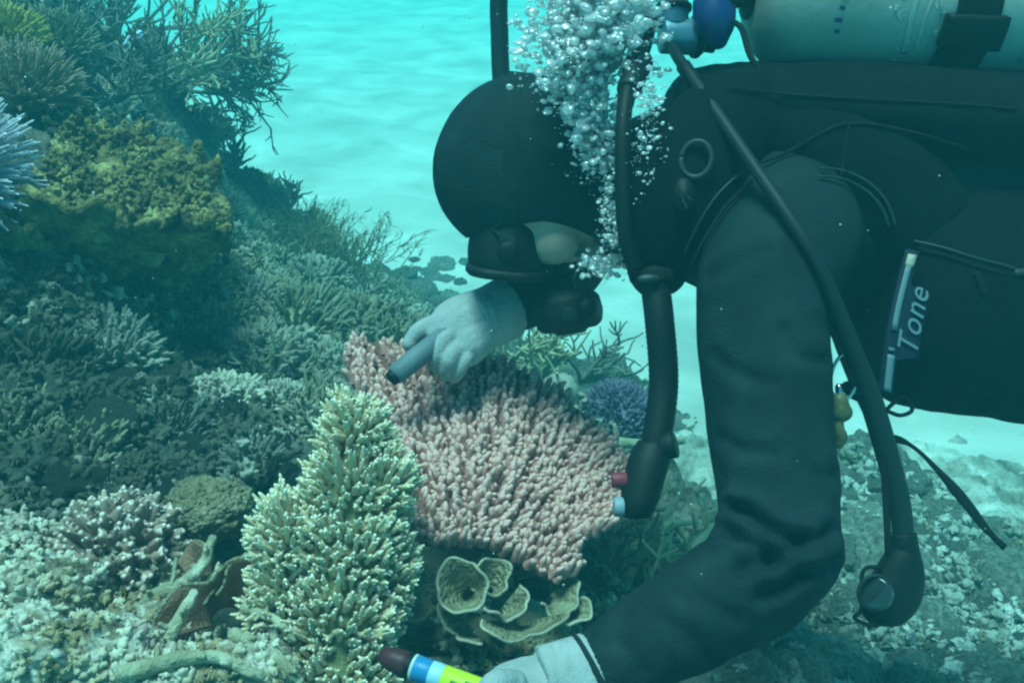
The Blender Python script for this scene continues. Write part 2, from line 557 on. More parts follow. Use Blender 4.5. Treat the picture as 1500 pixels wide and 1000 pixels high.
# ------------------------------------------------------------------ reef terrain
CP = [(0, 1000, .86), (150, 930, .98), (0, 860, 1.04), (300, 960, .97), (450, 1000, .97), (600, 1000, .98), (760, 965, 1.10),
      (880, 930, 1.25), (700, 860, 1.28), (820, 800, 1.40), (960, 850, 1.45), (1010, 800, 1.65),
      (1100, 950, 1.75), (1250, 960, 2.0), (1450, 960, 2.15), (1300, 760, 2.6), (1450, 830, 2.45), (1260, 680, 2.75), (1400, 740, 2.72), (1030, 730, 2.65), (1010, 640, 3.0),
      (60, 720, 1.28), (100, 600, 1.50), (100, 470, 1.78), (30, 400, 1.70), (200, 560, 1.72), (300, 680, 1.36), (300, 520, 1.95), (400, 620, 1.55),
      (450, 520, 2.0), (400, 420, 2.55), (480, 460, 2.45), (560, 500, 2.25), (350, 350, 3.0), (500, 380, 3.3), (430, 330, 3.4),
      (200, 290, 1.95), (60, 300, 1.62), (20, 190, 1.80), (60, 110, 2.2), (140, 180, 2.35), (200, 60, 2.9), (100, 20, 2.9), (0, 20, 2.6),
      (650, 640, 1.75), (800, 560, 2.35), (900, 610, 2.45), (700, 520, 2.4), (960, 660, 2.35), (620, 560, 2.1)]
cp = np.array([P(*c) for c in CP])
extra = np.array([(-2.6, 1.2, 1.0), (-2.6, 2.4, 1.15), (-2.2, 3.1, .9), (-1.2, .3, .95), (-.4, .2, .85), (.5, .3, .75), (1.2, .6, .35), (2.2, 1.2, .12), (-2.4, .3, 1.0),
                  (-1.0, 4.1, -.15), (-.4, 4.2, -.15), (.1, 3.4, -.15), (.3, 2.9, .05), (-1.7, 4.4, -.15), (-2.6, 4.6, -.15), (.9, 2.6, -.1), (.65, 2.2, .08), (1.6, 3.0, -.15), (2.6, 2.6, -.15),
                  (1.0, 2.0, .0), (1.5, 1.6, .1), (3.0, 1.8, -.1), (0, 5, -.2), (2, 4, -.2), (-3.2, 4.8, -.2), (1.05, 1.75, .04)])
cpa = np.vstack([cp, extra])

def rbf_fit(p):
    d = np.linalg.norm(p[:, None, :2] - p[None, :, :2], axis=-1)
    return np.linalg.solve(d + 0.004 * np.eye(len(p)) * -1, p[:, 2] - 0.3)
_w = rbf_fit(cpa)

def reef_base(x, y):
    out = np.empty(len(x))
    for k in range(0, len(x), 40000):
        d = np.hypot(x[k:k + 40000, None] - cpa[None, :, 0], y[k:k + 40000, None] - cpa[None, :, 1])
        out[k:k + 40000] = d @ _w + 0.3
    return out

RX = np.linspace(-2.9, 2.7, 440)
RY = np.linspace(0.15, 4.9, 400)
X, Y = np.meshgrid(RX, RY, indexing='ij')
xf, yf = X.ravel(), Y.ravel()
H0 = reef_base(xf, yf)
edge = np.minimum(np.minimum((xf - RX[0]), (RX[-1] - xf)), np.minimum((yf - RY[0]) * 4, RY[-1] - yf))
H0 = H0 - np.clip(0.5 - edge, 0, 1) * 1.3 * (yf > 0.6)
H0 = np.maximum(H0, -0.12)
H0 = H0 + 0.07 * np.clip((xf - .45) / .3, 0, 1) * np.clip((yf - 1.0) / .3, 0, 1) * np.clip((2.75 - yf) / .35, -1, 1)
p3 = np.stack([xf, yf, H0], 1)
n1 = fbm(p3 * 3.6, 3)
n2 = fbm(p3 * 10 + 9, 4, .55)
n3 = fbm(p3 * 26 + 3, 3, .6)
amp = np.clip(H0 / 0.35, 0.62, 1)
H1 = H0 + amp * (0.07 * n1 + 0.075 * n2 + 0.05 * (np.abs(n2) - .2) + 0.05 * (np.abs(n3) - .2))
Vt = np.stack([xf + 0.016 * amp * fbm(p3 * 9 + 31, 3), yf + 0.016 * amp * fbm(p3 * 9 + 57, 3), H1], 1)
nyt = len(RY)
Ft = [(i * nyt + j, (i + 1) * nyt + j, (i + 1) * nyt + j + 1, i * nyt + j + 1) for i in range(len(RX) - 1) for j in range(nyt - 1)]
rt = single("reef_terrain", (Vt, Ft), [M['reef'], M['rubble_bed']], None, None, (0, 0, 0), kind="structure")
fcx = np.array([Vt[q[0]] for q in Ft])                 # the bed of dead rubble to the right of the living reef
rt.data.polygons.foreach_set("material_index", (fcx[:, 0] + .25 * fbm(fcx * 4, 3) > .48).astype(np.int32))
H1g = H1.reshape(X.shape)

SURF = np.maximum(H1, sand_h(xf, yf)).reshape(X.shape)

def hit(px, py, d0=0.5, d1=8.0):
    """first reef or sand point on the line of sight through a pixel"""
    d = np.arange(d0, d1, 0.01)
    w = CAM + d[:, None] * (FWD + (px - 750.0) / F * RIGHT + (500.0 - py) / F * UP)
    i = np.clip(np.round((w[:, 0] - RX[0]) / (RX[1] - RX[0])).astype(int), 0, len(RX) - 1)
    j = np.clip(np.round((w[:, 1] - RY[0]) / (RY[1] - RY[0])).astype(int), 0, len(RY) - 1)
    k = np.nonzero(w[:, 2] < SURF[i, j])[0]
    if len(k) == 0:
        return w[-1], d1
    return w[k[0]], d[k[0]]

# ------------------------------------------------------------------ water haze
hv = np.array([(x, y, z) for x in (-38, 38) for y in (-38, 38) for z in (-1.3, 2.1)], float)
hf = [(0, 1, 3, 2), (4, 6, 7, 5), (0, 4, 5, 1), (2, 3, 7, 6), (0, 2, 6, 4), (1, 5, 7, 3)]
hm = bpy.data.materials.new("sea_water_haze")
hm.use_nodes = True
hn = hm.node_tree.nodes
hn.clear()
ho = hn.new("ShaderNodeOutputMaterial")
pv = hn.new("ShaderNodeVolumePrincipled")
pv.inputs["Color"].default_value = (0.045, 0.34, 0.39, 1)
pv.inputs["Absorption Color"].default_value = (0.0, 1.0, 1.0, 1)
pv.inputs["Density"].default_value = 0.145
pv.inputs["Anisotropy"].default_value = 0.0
hm.node_tree.links.new(pv.outputs[0], ho.inputs["Volume"])
single("haze", (hv, hf), hm, None, None, (0, 0, 0), kind="stuff", smooth=False)

# ================================================================== corals
UPV = np.array([0, 0, 1.0])

def finger_proto(seed, sides=6, rings=5, bend=.25, knob=.12):
    r = np.random.default_rng(seed)
    z = np.linspace(0, 1, rings)
    prof = np.interp(z, [0, .3, .7, .9, 1], [1.08, 1.0, .92, .76, .42])
    bx, by = r.normal(0, bend, 2)
    V = []
    for k in range(rings):
        for j in range(sides):
            a = j * 2 * math.pi / sides + k * .3
            q = prof[k] * (1 + r.normal(0, knob))
            V.append((q * math.cos(a), q * math.sin(a), z[k] - (.04 if k == rings - 1 else 0)))
    V = np.array(V)
    V[:, 0] += bx * V[:, 2] ** 2 * 2
    V[:, 1] += by * V[:, 2] ** 2 * 2
    V = np.vstack([V, [bx * 2, by * 2, 1.02]])
    Fc = []
    for k in range(rings - 1):
        for j in range(sides):
            j2 = (j + 1) % sides
            Fc.append((k * sides + j, k * sides + j2, (k + 1) * sides + j2, (k + 1) * sides + j))
    t = (rings - 1) * sides
    for j in range(sides):
        Fc.append((t + j, t + (j + 1) % sides, t + sides))
    return V, Fc

def knobby_proto(seed, sides=6):
    """finger with two or three side nubs"""
    r = np.random.default_rng(seed)
    a = Acc().add(finger_proto(seed, sides, 4, .2))
    for k in range(3):
        v, f = finger_proto(seed * 7 + k, 4, 3, .1)
        an = r.uniform(0, 6.28)
        d = nrm([math.cos(an) * .16, math.sin(an) * .16, .24])          # local space is squeezed: z is long
        B = basis([math.cos(an), math.sin(an), .9])
        v = v * [.62, .62, 1.9]
        v = v @ B
        v[:, 2] *= .16
        a.add((v + [0, 0, r.uniform(.3, .75)], f))
    return a.get()

PROTO_F = [finger_proto(100 + k) for k in range(6)]
PROTO_K = [knobby_proto(200 + k) for k in range(5)]

def place_proto(proto, p, d, L, r, spin):
    B = basis(d)
    c, s = math.cos(spin), math.sin(spin)
    R = np.array([[c, s, 0], [-s, c, 0], [0, 0, 1.0]]) @ B
    v, f = proto
    return np.asarray(p) + (v * [r, r, L]) @ R, f

def tip_mask(proto, zc=.70):
    v, f = proto
    return [1 if min(v[i][2] for i in q) > zc - .02 else 0 for q in f]

def branchlet_parts(root, items, protos, material, name, limit=300, tip=None):
    """items: (point, dir, L, r, importance). The most visible `limit` become parts, the rest one stuff part."""
    items = sorted(items, key=lambda t: -t[4])
    base = wloc(root)
    mats = [material, tip] if tip else material
    masks = [tip_mask(q) for q in protos]
    meshes = [new_mesh(name, v, f, mats) for v, f in protos]
    if tip:
        for m_, k_ in zip(meshes, masks):
            m_.polygons.foreach_set("material_index", np.array(k_, np.int32))
    r = np.random.default_rng(len(items))
    for k, (p, d, L, rad, _) in enumerate(items[:limit]):
        o = bpy.data.objects.new(name, meshes[k % len(meshes)])
        COL.objects.link(o)
        o.parent = root
        B = basis(d)
        sp = r.uniform(0, 6.28)
        c, s = math.cos(sp), math.sin(sp)
        R = (np.array([[c, s, 0], [-s, c, 0], [0, 0, 1.0]]) @ B).T
        m = Matrix.Identity(4)
        for i in range(3):
            m[i][0], m[i][1], m[i][2] = R[i][0] * rad, R[i][1] * rad, R[i][2] * L
            m[i][3] = p[i] - base[i]
        o.matrix_basis = m
    rest = items[limit:]
    if rest:
        a = Acc()
        for k, (p, d, L, rad, _) in enumerate(rest):
            a.add(place_proto(protos[k % len(protos)], p, d, L, rad, r.uniform(0, 6.28)))
        o = part(name + "_mass", a.get(), mats, root, kind="stuff")
        if tip:
            o.data.polygons.foreach_set("material_index", np.concatenate([masks[k % len(protos)] for k in range(len(rest))]).astype(np.int32))

def in_poly(x, y, poly):
    c = False
    n = len(poly)
    for i in range(n):
        x1, y1 = poly[i]
        x2, y2 = poly[(i + 1) % n]
        if (y1 > y) != (y2 > y) and x < (x2 - x1) * (y - y1) / (y2 - y1) + x1:
            c = not c
    return c

# ---- pink table coral -------------------------------------------------
PINK = [(503, 520), (520, 500), (560, 505), (610, 520), (680, 520), (720, 528), (770, 548), (820, 580), (865, 620), (905, 662), (915, 700), (912, 760), (880, 780), (850, 790),
        (852, 812), (840, 842), (815, 852), (780, 836), (740, 812), (700, 800), (650, 800), (610, 792), (594, 755), (598, 690), (580, 640), (545, 600), (510, 555)]
STEM_PX = (690, 860)
def pink_d(px, py):
    return 1.30 - 0.26 * (py - 510) / 310.0 + 0.05 * (px - 700) / 200.0 + 0.012 * math.sin(px * .021 + py * .013)
pr = np.random.default_rng(21)
stem_top = P(690, 850, 1.13)
root = thing("table_coral", "broad pink table coral plate covered in short stubby branchlets under the diver's gloved hand", "coral", P(700, 880, 1.22))
# plate: grid clipped to the outline
a = Acc()
items = []
pts2 = []
for row in range(140):
    ang = math.radians(-8 + row * 1.38) + pr.normal(0, .006)
    r0 = 34 + (row % 4) * 22
    rr = r0
    while rr < 420:
        jx, jy = pr.normal(0, 1.5, 2)
        x = STEM_PX[0] + math.cos(ang) * rr + jx + 6 * math.sin(rr * .03 + row)
        y = STEM_PX[1] - math.sin(ang) * rr * .92 + jy
        dens = 1.0 if rr > 190 else (0.5 if rr > 95 else .3)
        if in_poly(x, y, PINK) and (row % 2 == 0 or rr > 170) and (row % 4 == 0 or rr > 80):
            pts2.append((x, y, row))
        rr += 8.0 * pr.uniform(.85, 1.2)
n_nu, n_nv = 56, 18
cx, cy = 700, 670
ths = np.linspace(0, 2 * math.pi, n_nu, endpoint=False)
def edge_r(th):
    lo, hi = 0, 500
    for _ in range(24):
        mid = (lo + hi) / 2
        if in_poly(cx + math.cos(th) * mid, cy + math.sin(th) * mid, PINK):
            lo = mid
        else:
            hi = mid
    return lo
G = np.zeros((n_nu, n_nv, 3))
for i, th in enumerate(ths):
    R = edge_r(th) * .985
    for j in range(n_nv):
        q = R * (j + .02) / (n_nv - 1)
        x, y = cx + math.cos(th) * q, cy + math.sin(th) * q
        G[i, j] = P(x, y, pink_d(x, y) + .030)
part("plate", sheet(G[::-1], .012, True), M['pink_base'], root)
part("stem", tube([P(715, 780, 1.21), P(712, 830, 1.23), P(705, 890, 1.25), P(705, 950, 1.27)], [.05, .035, .045, .06], 12, 10), M['pink_base'], root)
for (x, y, row) in pts2:
    base = P(x, y, pink_d(x, y) + .022)
    rad_dir = P(x, y, pink_d(x, y)) - stem_top
    rl = np.linalg.norm(rad_dir)
    rad_dir = rad_dir / (rl + 1e-6)
    edge_f = min(1.0, rl / .3)
    e = 4.0
    tx = P(x + e, y, pink_d(x + e, y)) - P(x - e, y, pink_d(x - e, y))
    ty = P(x, y + e, pink_d(x, y + e)) - P(x, y - e, pink_d(x, y - e))
    pn = nrm(np.cross(tx, ty))
    pn = pn if pn @ FWD < 0 else -pn
    d = nrm(pn * (1.0 - .35 * edge_f) + rad_dir * (.30 + .55 * edge_f) + pr.normal(0, .17, 3) + UPV * .1)
    k_ = .5 + .5 * math.cos(row * math.pi * .5)
    L = pr.uniform(.0095, .0145) * (.75 + .75 * k_) * (1 + .2 * edge_f)
    items.append((base, d, L, pr.uniform(.0035, .0046) * (.9 + .25 * k_), -pink_d(x, y) + pr.normal(0, .02)))
branchlet_parts(root, items, PROTO_F, M['pink'], "branchlet", 300, M['pink_tip'])

# ---- pale green finger coral ----------------------------------------
pr = np.random.default_rng(31)
root = thing("finger_coral", "pale yellow-green bushy finger coral standing in front of the pink table coral", "coral", P(510, 1010, .98))
lobes = [(P(522, 668, 1.0), (.030, .04, .058)), (P(515, 745, .985), (.046, .05, .06)), (P(506, 830, .97), (.052, .056, .068)), (P(498, 915, .955), (.050, .055, .068)), (P(495, 1000, .94), (.048, .052, .06)),
         (P(430, 800, .965), (.034, .04, .045)), (P(425, 885, .955), (.034, .04, .05)), (P(560, 725, 1.0), (.026, .04, .05)), (P(560, 850, .985), (.024, .04, .055))]
a = Acc()
for c, s in lobes:
    v, f = ico(3)
    q = v * s * np.array(.93)
    q = q * (1 + .12 * fbm(v * 2.2 + c * 9, 3))[:, None]
    a.add((c + q, f))
part("core", remesh(a.get(), .008, 4), M['pale_base'], root)
items = []
for li, (c, s) in enumerate(lobes):
    s = np.array(s)
    n = [300, 440, 560, 560, 440, 260, 280, 220, 280][li]
    k = np.arange(n) + .5
    ph = np.arccos(1 - 2 * k / n)
    th = math.pi * (1 + 5 ** .5) * k
    sp = np.stack([np.cos(th) * np.sin(ph), np.sin(th) * np.sin(ph), np.cos(ph)], 1) + pr.normal(0, .035, (n, 3))
    sp = nrm(sp)
    for u in sp:
        p = c + u * s * .93
        ins = False
        for lj, (c2, s2) in enumerate(lobes):
            if lj != li and (((p - c2) / (np.array(s2) * .96)) ** 2).sum() < 1:
                ins = True
        if ins or u[2] < -.65:
            continue
        nv = nrm(u / s)
        d = nrm(nv * .9 + UPV * .62 + pr.normal(0, .17, 3))
        vis = -(nv @ FWD)
        if vis < -.55:
            continue
        cl_ = fbm(np.array([p * 28]), 2)[0]
        L = pr.uniform(.014, .027) * (1.0 if u[2] > -.2 else .8) * (1 + .75 * cl_)
        if cl_ < -.62:
            continue
        items.append((p, d, L, pr.uniform(.0025, .0035), vis))
branchlet_parts(root, items, PROTO_K, M['pale'], "branchlet", 300, M['pale_tip'])

# ---- generic colonies (prototypes) ----------------------------------
def dome_colony(seed, n, R, L, r, squash=.75, protos=PROTO_F, updir=.5, jit=.15):
    q = np.random.default_rng(seed)
    a = Acc()
    v, f = ico(2)
    a.add((v * np.array([R, R, R * squash]) * (.93 + .1 * fbm(v * 3 + seed, 2))[:, None], f))
    k = np.arange(n) + .5
    ph = np.arccos(1 - 1.45 * k / n)
    th = math.pi * (1 + 5 ** .5) * k
    sp = np.stack([np.cos(th) * np.sin(ph), np.sin(th) * np.sin(ph), np.cos(ph)], 1)
    for u in nrm(sp + q.normal(0, .06, (n, 3))):
        p = u * [R, R, R * squash] * .9
        d = nrm(u + UPV * updir + q.normal(0, jit, 3))
        a.add(place_proto(protos[q.integers(len(protos))], p, d, L * q.uniform(.7, 1.25), r * q.uniform(.8, 1.2), q.uniform(0, 6.28)))
    return a.get()

def stag_mesh(seed, n_main, L, r, spread=1.0, levels=3, axis=UPV, upb=.12, sides=5, droop=0.0):
    q = np.random.default_rng(seed)
    a = Acc()
    def br(p, d, L, r, lev):
        pts = [p]
        dd = d
        n = 5
        for k in range(n):
            dd = nrm(dd + q.normal(0, .13, 3) + UPV * (upb - droop))
            pts.append(pts[-1] + dd * L / n)
        a.add(tube(pts, np.linspace(r, r * .62, n + 1), sides, rnd=True))
        if lev > 0:
            for k in range(q.integers(2, 5)):
                t = q.integers(1, n + 1)
                s = nrm(np.cross(dd, q.normal(size=3)))
                nd = nrm(nrm(pts[t] - pts[t - 1]) * .8 + s * q.uniform(.6, 1.0))
                br(pts[t], nd, L * q.uniform(.42, .72), r * .74, lev - 1)
    for k in range(n_main):
        d = nrm(axis + q.normal(0, .42 * spread, 3))
        br(np.zeros(3), d, L * q.uniform(.7, 1.15), r, levels - 1)
    return a.get()

def lump_mesh(seed, sub=4, rough=.22, knob=.12, ks=5.0):
    v, f = ico(sub)
    n = fbm(v * 1.6 + seed * 7.1, 4)
    k = fbm(v * ks + seed * 3.3, 3, .6)
    return v * (1 + rough * n + knob * np.abs(k))[:, None], f

def cellular_lump(seed, sub=4, cells=60, amp=.22):
    """rounded knobs all over, like a knob coral"""
    q = np.random.default_rng(seed)
    v, f = ico(sub)
    c = nrm(q.normal(size=(cells, 3)))
    d = np.sort(np.linalg.norm(v[:, None] - c[None], axis=-1), axis=1)
    b = np.clip(1 - (d[:, 0] / (d[:, 1] + 1e-6)) ** 2, 0, 1) ** .5
    return v * (0.88 + amp * b + .12 * fbm(v * 1.5 + seed, 3) + .06 * fbm(v * 9 + seed, 3, .65))[:, None], f

def instance(mesh, name, loc, scale, rotz=0.0, tilt=(0, 0), label=None, cat=None, group=None):
    o = bpy.data.objects.new(name, mesh)
    COL.objects.link(o)
    o.location = loc
    o.rotation_euler = (tilt[0], tilt[1], rotz)
    o.scale = (scale, scale, scale) if np.isscalar(scale) else scale
    return tag(o, label, cat, group)

# ---- staghorn thicket, top left --------------------------------------
def staghorn(name, label, base, seed, n_main, L, r, material, axis, levels=3, spread=1.0, upb=.1, group=None, droop=0.0, sides=5):
    v, f = stag_mesh(seed, n_main, L, r, spread, levels, nrm(axis), upb, sides, droop)
    return single(name, (v + base, f), material, label, "coral", base, group)

staghorn("staghorn_coral", "open grey-green staghorn coral reaching out over the bright sand, farthest right of the thicket", P(235, 120, 2.95), 41, 9, .26, .0070, M['stag'], (1.0, .1, .12), 4, 1.0, .05, "staghorn corals at the top of the reef")
staghorn("staghorn_coral", "tall staghorn coral at the top edge of the photo behind the small blue fish", P(170, 70, 3.1), 42, 11, .24, .0072, M['stag'], (.35, .2, .8), 4, 1.15, .10, "staghorn corals at the top of the reef")
staghorn("staghorn_coral", "dense dark staghorn coral in the top left, between the brown bush coral and the fish", P(110, 90, 2.75), 43, 11, .20, .0064, M['stag'], (-.1, 0, .9), 4, 1.2, .08, "staghorn corals at the top of the reef")
staghorn("staghorn_coral", "staghorn coral with pale branch tips in the thicket's lower edge above the yellow-green coral", P(170, 150, 2.55), 44, 9, .17, .0065, M['stag'], (.5, -.1, .6), 4, 1.2, .08, "staghorn corals at the top of the reef")
staghorn("staghorn_coral", "staghorn coral in the uppermost left corner of the photo", P(30, 30, 2.9), 45, 10, .22, .0072, M['stag'], (.1, 0, .9), 4, 1.2, .08, "staghorn corals at the top of the reef")

staghorn("staghorn_coral", "pale-branched staghorn coral leaning right under the long overhanging branches", P(255, 110, 2.8), 46, 8, .20, .007, M['stag_pale'], (.9, -.1, .25), 4, 1.1, .06, "staghorn corals at the top of the reef")
staghorn("staghorn_coral", "blue-grey staghorn coral whose fine twigs end the thicket low over the sand", P(300, 125, 3.0), 47, 9, .17, .006, M['stag'], (.8, -.1, -.05), 4, 1.2, .0, "staghorn corals at the top of the reef")
# ---- lavender branching coral, left edge -----------------------------
pr = np.random.default_rng(51)
root = thing("branching_coral", "lavender-white fan of fine branches cut off by the left edge of the photo", "coral", P(-60, 330, 1.5))
c0 = P(-75, 245, 1.56)
part("core", ellipsoid(c0, np.diag([.07, .08, .085]), 3), M['lav_base'], root)
items = []
n = 520
k = np.arange(n) + .5
ph = np.arccos(1 - 2 * k / n)
th = math.pi * (1 + 5 ** .5) * k
for u in nrm(np.stack([np.cos(th) * np.sin(ph), np.sin(th) * np.sin(ph), np.cos(ph)], 1) + pr.normal(0, .04, (n, 3))):
    if u[2] < -.75 or u @ FWD > .6:
        continue
    d = nrm(u + UPV * .22 + pr.normal(0, .1, 3))
    items.append((c0 + u * [.06, .07, .075], d, pr.uniform(.055, .085), pr.uniform(.0026, .0038), u[0] * 1.5 - u @ FWD))
branchlet_parts(root, items, PROTO_K, M['lavender'], "branchlet", 240, M['lav_tip'])

# ---- brown bushes upper left -----------------------------------------
def bush(name, label, base, seed, n, R, L, r, material, squash=.75, protos=PROTO_K, group=None, updir=.5):
    v, f = dome_colony(seed, n, R, L, r, squash, protos, updir)
    return single(name, (v + base, f), material, label, "coral", base, group)

bush("bush_coral", "rosy-brown bushy coral just above the lavender coral at the left edge", P(35, 135, 2.0), 61, 420, .075, .055, .0036, M['brownbush'])
bush("bush_coral", "small yellowish bushy coral high at the left edge of the photo", P(5, 60, 2.25), 62, 260, .06, .05, .004, M['midC'])
bush("bush_coral", "greenish bushy coral between the rosy-brown bush and the staghorn thicket", P(75, 75, 2.4), 63, 300, .075, .055, .004, M['midA'])

# ---- yellow-green ruffled coral ---------------------------------------
def ruffle_disc(c, ax_x, ax_y, nrmv, R, seed, lobes=9, ruff=.025, th=.012, nu=110, nv=22, cup=.04, bumps=.010):
    q = np.random.default_rng(seed)
    ths = np.linspace(0, 2 * math.pi, nu, endpoint=False)
    ph = q.uniform(0, 6.28, 4)
    prof = 1 + .10 * np.sin(3 * ths + ph[0]) + .07 * np.sin(5 * ths + ph[1]) + .05 * np.sin(lobes * ths + ph[2])
    rr = np.linspace(.02, 1, nv)
    T, Rr = np.meshgrid(ths, rr, indexing='ij')
    q0 = Rr * prof[:, None] * R
    h = cup * Rr ** 2 * R / .1 * .5 + ruff * Rr ** 3 * np.sin(lobes * T + ph[3]) + ruff * .5 * Rr ** 4 * np.sin((2 * lobes + 1) * T + ph[1])
    pts = np.asarray(c) + (np.cos(T) * q0)[..., None] * np.asarray(ax_x) + (np.sin(T) * q0)[..., None] * np.asarray(ax_y)
    fl = pts.reshape(-1, 3)
    b = fbm(fl * 38 + seed, 3, .6).reshape(T.shape)
    h = h + bumps * np.abs(b) * 2.0
    pts = pts + h[..., None] * np.asarray(nrmv)
    return sheet(pts, th, True), pts[:, -1]

root = thing("ruffled_coral", "large yellow-green ruffled coral mound with a dark hollow beneath its overhanging lip", "coral", P(190, 430, 1.85))
nv0 = nrm([.05, -.35, .93])
axx = nrm(np.cross([0, 1.0, 0], nv0))
axy = np.cross(nv0, axx)
tiers = [(P(190, 292, 1.83), .165, .9, 73, .03), (P(185, 258, 1.90), .125, .85, 74, .03), (P(150, 222, 1.95), .085, .8, 75, .03), (P(245, 262, 1.93), .10, .8, 76, .03), (P(118, 275, 1.84), .09, .8, 77, .03)]
for c, R, sq, sd, rf in tiers:
    vf, _ = ruffle_disc(c, axx, axy * sq, nv0, R, sd, 9, rf, .016, cup=-.03, bumps=.016)
    part("plate", vf, M['yellow'], root)
lv = nrm([.03, .74, .67])
lx_ = nrm(np.cross([0, 1.0, 0], lv) * -1)
lx_ = nrm(np.array([1.0, 0, 0]) - lv * lv[0])
ly_ = np.cross(lv, lx_)
for c, R, sq, sd, rf in [(P(128, 362, 1.66), .145, .80, 71, .014), (P(5, 365, 1.62), .09, .8, 79, .014), (P(268, 352, 1.66), .075, .85, 72, .016)]:
    vf, _ = ruffle_disc(c, lx_, ly_ * sq, lv, R, sd, 8, rf, .015, cup=.03, bumps=.012)
    part("plate", vf, M['yellow'], root)
v, f = lump_mesh(5, 5, .2, .28, 7)
part("core", (P(185, 330, 1.92) + v * [.16, .13, .14], f), M['yellow'], root)
pr = np.random.default_rng(78)
a = Acc()
for k in range(900):
    px, py = pr.uniform(70, 310), pr.uniform(175, 345)
    if not in_poly(px, py, [(75, 300), (80, 220), (108, 172), (140, 190), (170, 200), (205, 195), (240, 240), (285, 260), (322, 305), (318, 345), (240, 340), (150, 300), (60, 330)]):
        continue
    dd = 1.955 - .23 * (py - 180) / 150 + .03 * math.sin(px * .05) - .02
    p = P(px, py, dd)
    a.add(place_proto(PROTO_K[k % 5], p, nrm(nv0 + pr.normal(0, .5, 3)), pr.uniform(.018, .040), pr.uniform(.005, .010), pr.uniform(0, 6)))
part("knob_mass", a.get(), M['yellow'], root, kind="stuff")

# ---- ruffled cup coral below the pink plate ----------------------------
root = thing("cup_coral", "beige-green cup coral with thin pale wavy rims under the pink table coral", "coral", P(730, 950, 1.06))
def cup(c, axis, R, H, seed, squash=1.0, a0=0.0, a1=6.2832, wav=.10, nu=64, th=.0032, flare=1.0, base=.25, up=(0, 0, 1)):
    q = np.random.default_rng(seed)
    closed = abs(a1 - a0 - 6.2832) < 1e-3
    T = np.linspace(a0, a1, nu, endpoint=not closed)
    nv = 14
    B = basis(axis, up)
    ph = q.uniform(0, 6.28, 3)
    w = 1 + wav * np.sin(2 * T + ph[0]) + wav * .7 * np.sin(3 * T + ph[1]) + wav * .4 * np.sin(7 * T + ph[2])
    hz = 1 + wav * 1.2 * np.sin(3 * T + ph[2]) + wav * .7 * np.sin(5 * T + ph[0])
    t = np.linspace(0, 1, nv)
    rad = R * (base + (1 - base) * t ** (1 / flare))
    X = np.cos(T)[:, None] * rad[None] * (1 + (w[:, None] - 1) * t[None])
    Y = np.sin(T)[:, None] * rad[None] * (1 + (w[:, None] - 1) * t[None]) * squash
    Z = H * t[None] * (1 + (hz[:, None] - 1) * t[None])
    pts = np.asarray(c) + X[..., None] * B[0] + Y[..., None] * B[1] + Z[..., None] * B[2]
    fl = pts.reshape(-1, 3)
    pts = pts + (fbm(fl * 45 + seed, 2) * .0028).reshape(X.shape)[..., None] * B[0]
    e = pts[:, -1]
    ed = np.vstack([e, e[:1]]) if closed else e
    return sheet(pts, th, closed), tube(ed, th * .56, 6, rnd=not closed)
toward = -FWD
cups = [  # centre px, py, d, axis, R, H, squash, arcs
    ((686, 872, 1.06), toward * .75 + UPV * .6 + RIGHT * -.15, .026, .042, 81, 1.1, 0, 6.2832, .08),
    ((716, 868, 1.09), toward * .45 + UPV * .9 + RIGHT * .1, .022, .036, 82, 1.0, 0, 6.2832, .10),
    ((730, 896, 1.05), toward * .45 + UPV * .8 + RIGHT * .3, .024, .030, 83, .9, 2.8, 6.6, .10),
    ((640, 880, 1.06), toward * .5 + UPV * .7 + RIGHT * -.5, .034, .026, 84, .8, 2.4, 5.4, .10),
    ((768, 908, 1.05), toward * .7 + UPV * .6 + RIGHT * .05, .040, .034, 85, .7, 3.3, 6.2, .15),
    ((700, 925, 1.05), toward * .5 + UPV * .8 + RIGHT * -.4, .030, .030, 88, .75, 3.0, 5.8, .14),
    ((815, 905, 1.08), toward * .35 + UPV * .8 + RIGHT * .45, .026, .028, 89, .8, 2.4, 6.4, .16),
    ((800, 880, 1.08), toward * .4 + UPV * .9 + RIGHT * .35, .032, .022, 86, .8, 3.4, 6.6, .14),
    ((745, 845, 1.12), toward * .5 + UPV * .85 + RIGHT * .2, .036, .022, 87, .9, -.6, 3.2, .12),
]
for (cpx, ax, R, H, sd, sq, a0, a1, wv) in cups:
    sh, rm = cup(P(*cpx), nrm(ax), R, H, sd, sq, a0, a1, wv)
    o = part("cup", sh, M['cup'], root)
    part("rim", rm, M['cup_rim'], o)
v, f = lump_mesh(9, 4, .3, .2)
part("base", (P(730, 955, 1.16) + v * [.09, .07, .06], f), M['cup'], root)

# ---- brown leaf plates, lower left --------------------------------------
root = thing("leaf_coral", "reddish-brown thin leafy coral plates with a pale edge in the lower left", "coral", P(330, 930, .98))
for (cpx, ax, R, H, sd, sq, a0, a1) in [((330, 905, .96), toward * .55 + UPV * .6 + RIGHT * .35, .055, .040, 91, .8, -.3, 3.3), ((300, 880, .99), toward * .4 + UPV * .9 + RIGHT * -.5, .045, .035, 92, .8, .2, 3.0), ((355, 890, .97), toward * .7 + UPV * .5 + RIGHT * .5, .04, .03, 93, .9, -.6, 2.4)]:
    sh, rm = cup(P(*cpx), nrm(ax), R, H, sd, sq, a0, a1, .14)
    o = part("plate", sh, M['leafbrown'], root)
    part("rim", rm, M['cup'], o)

COVER = []          # lumps that carry low growth: (verts, material key)
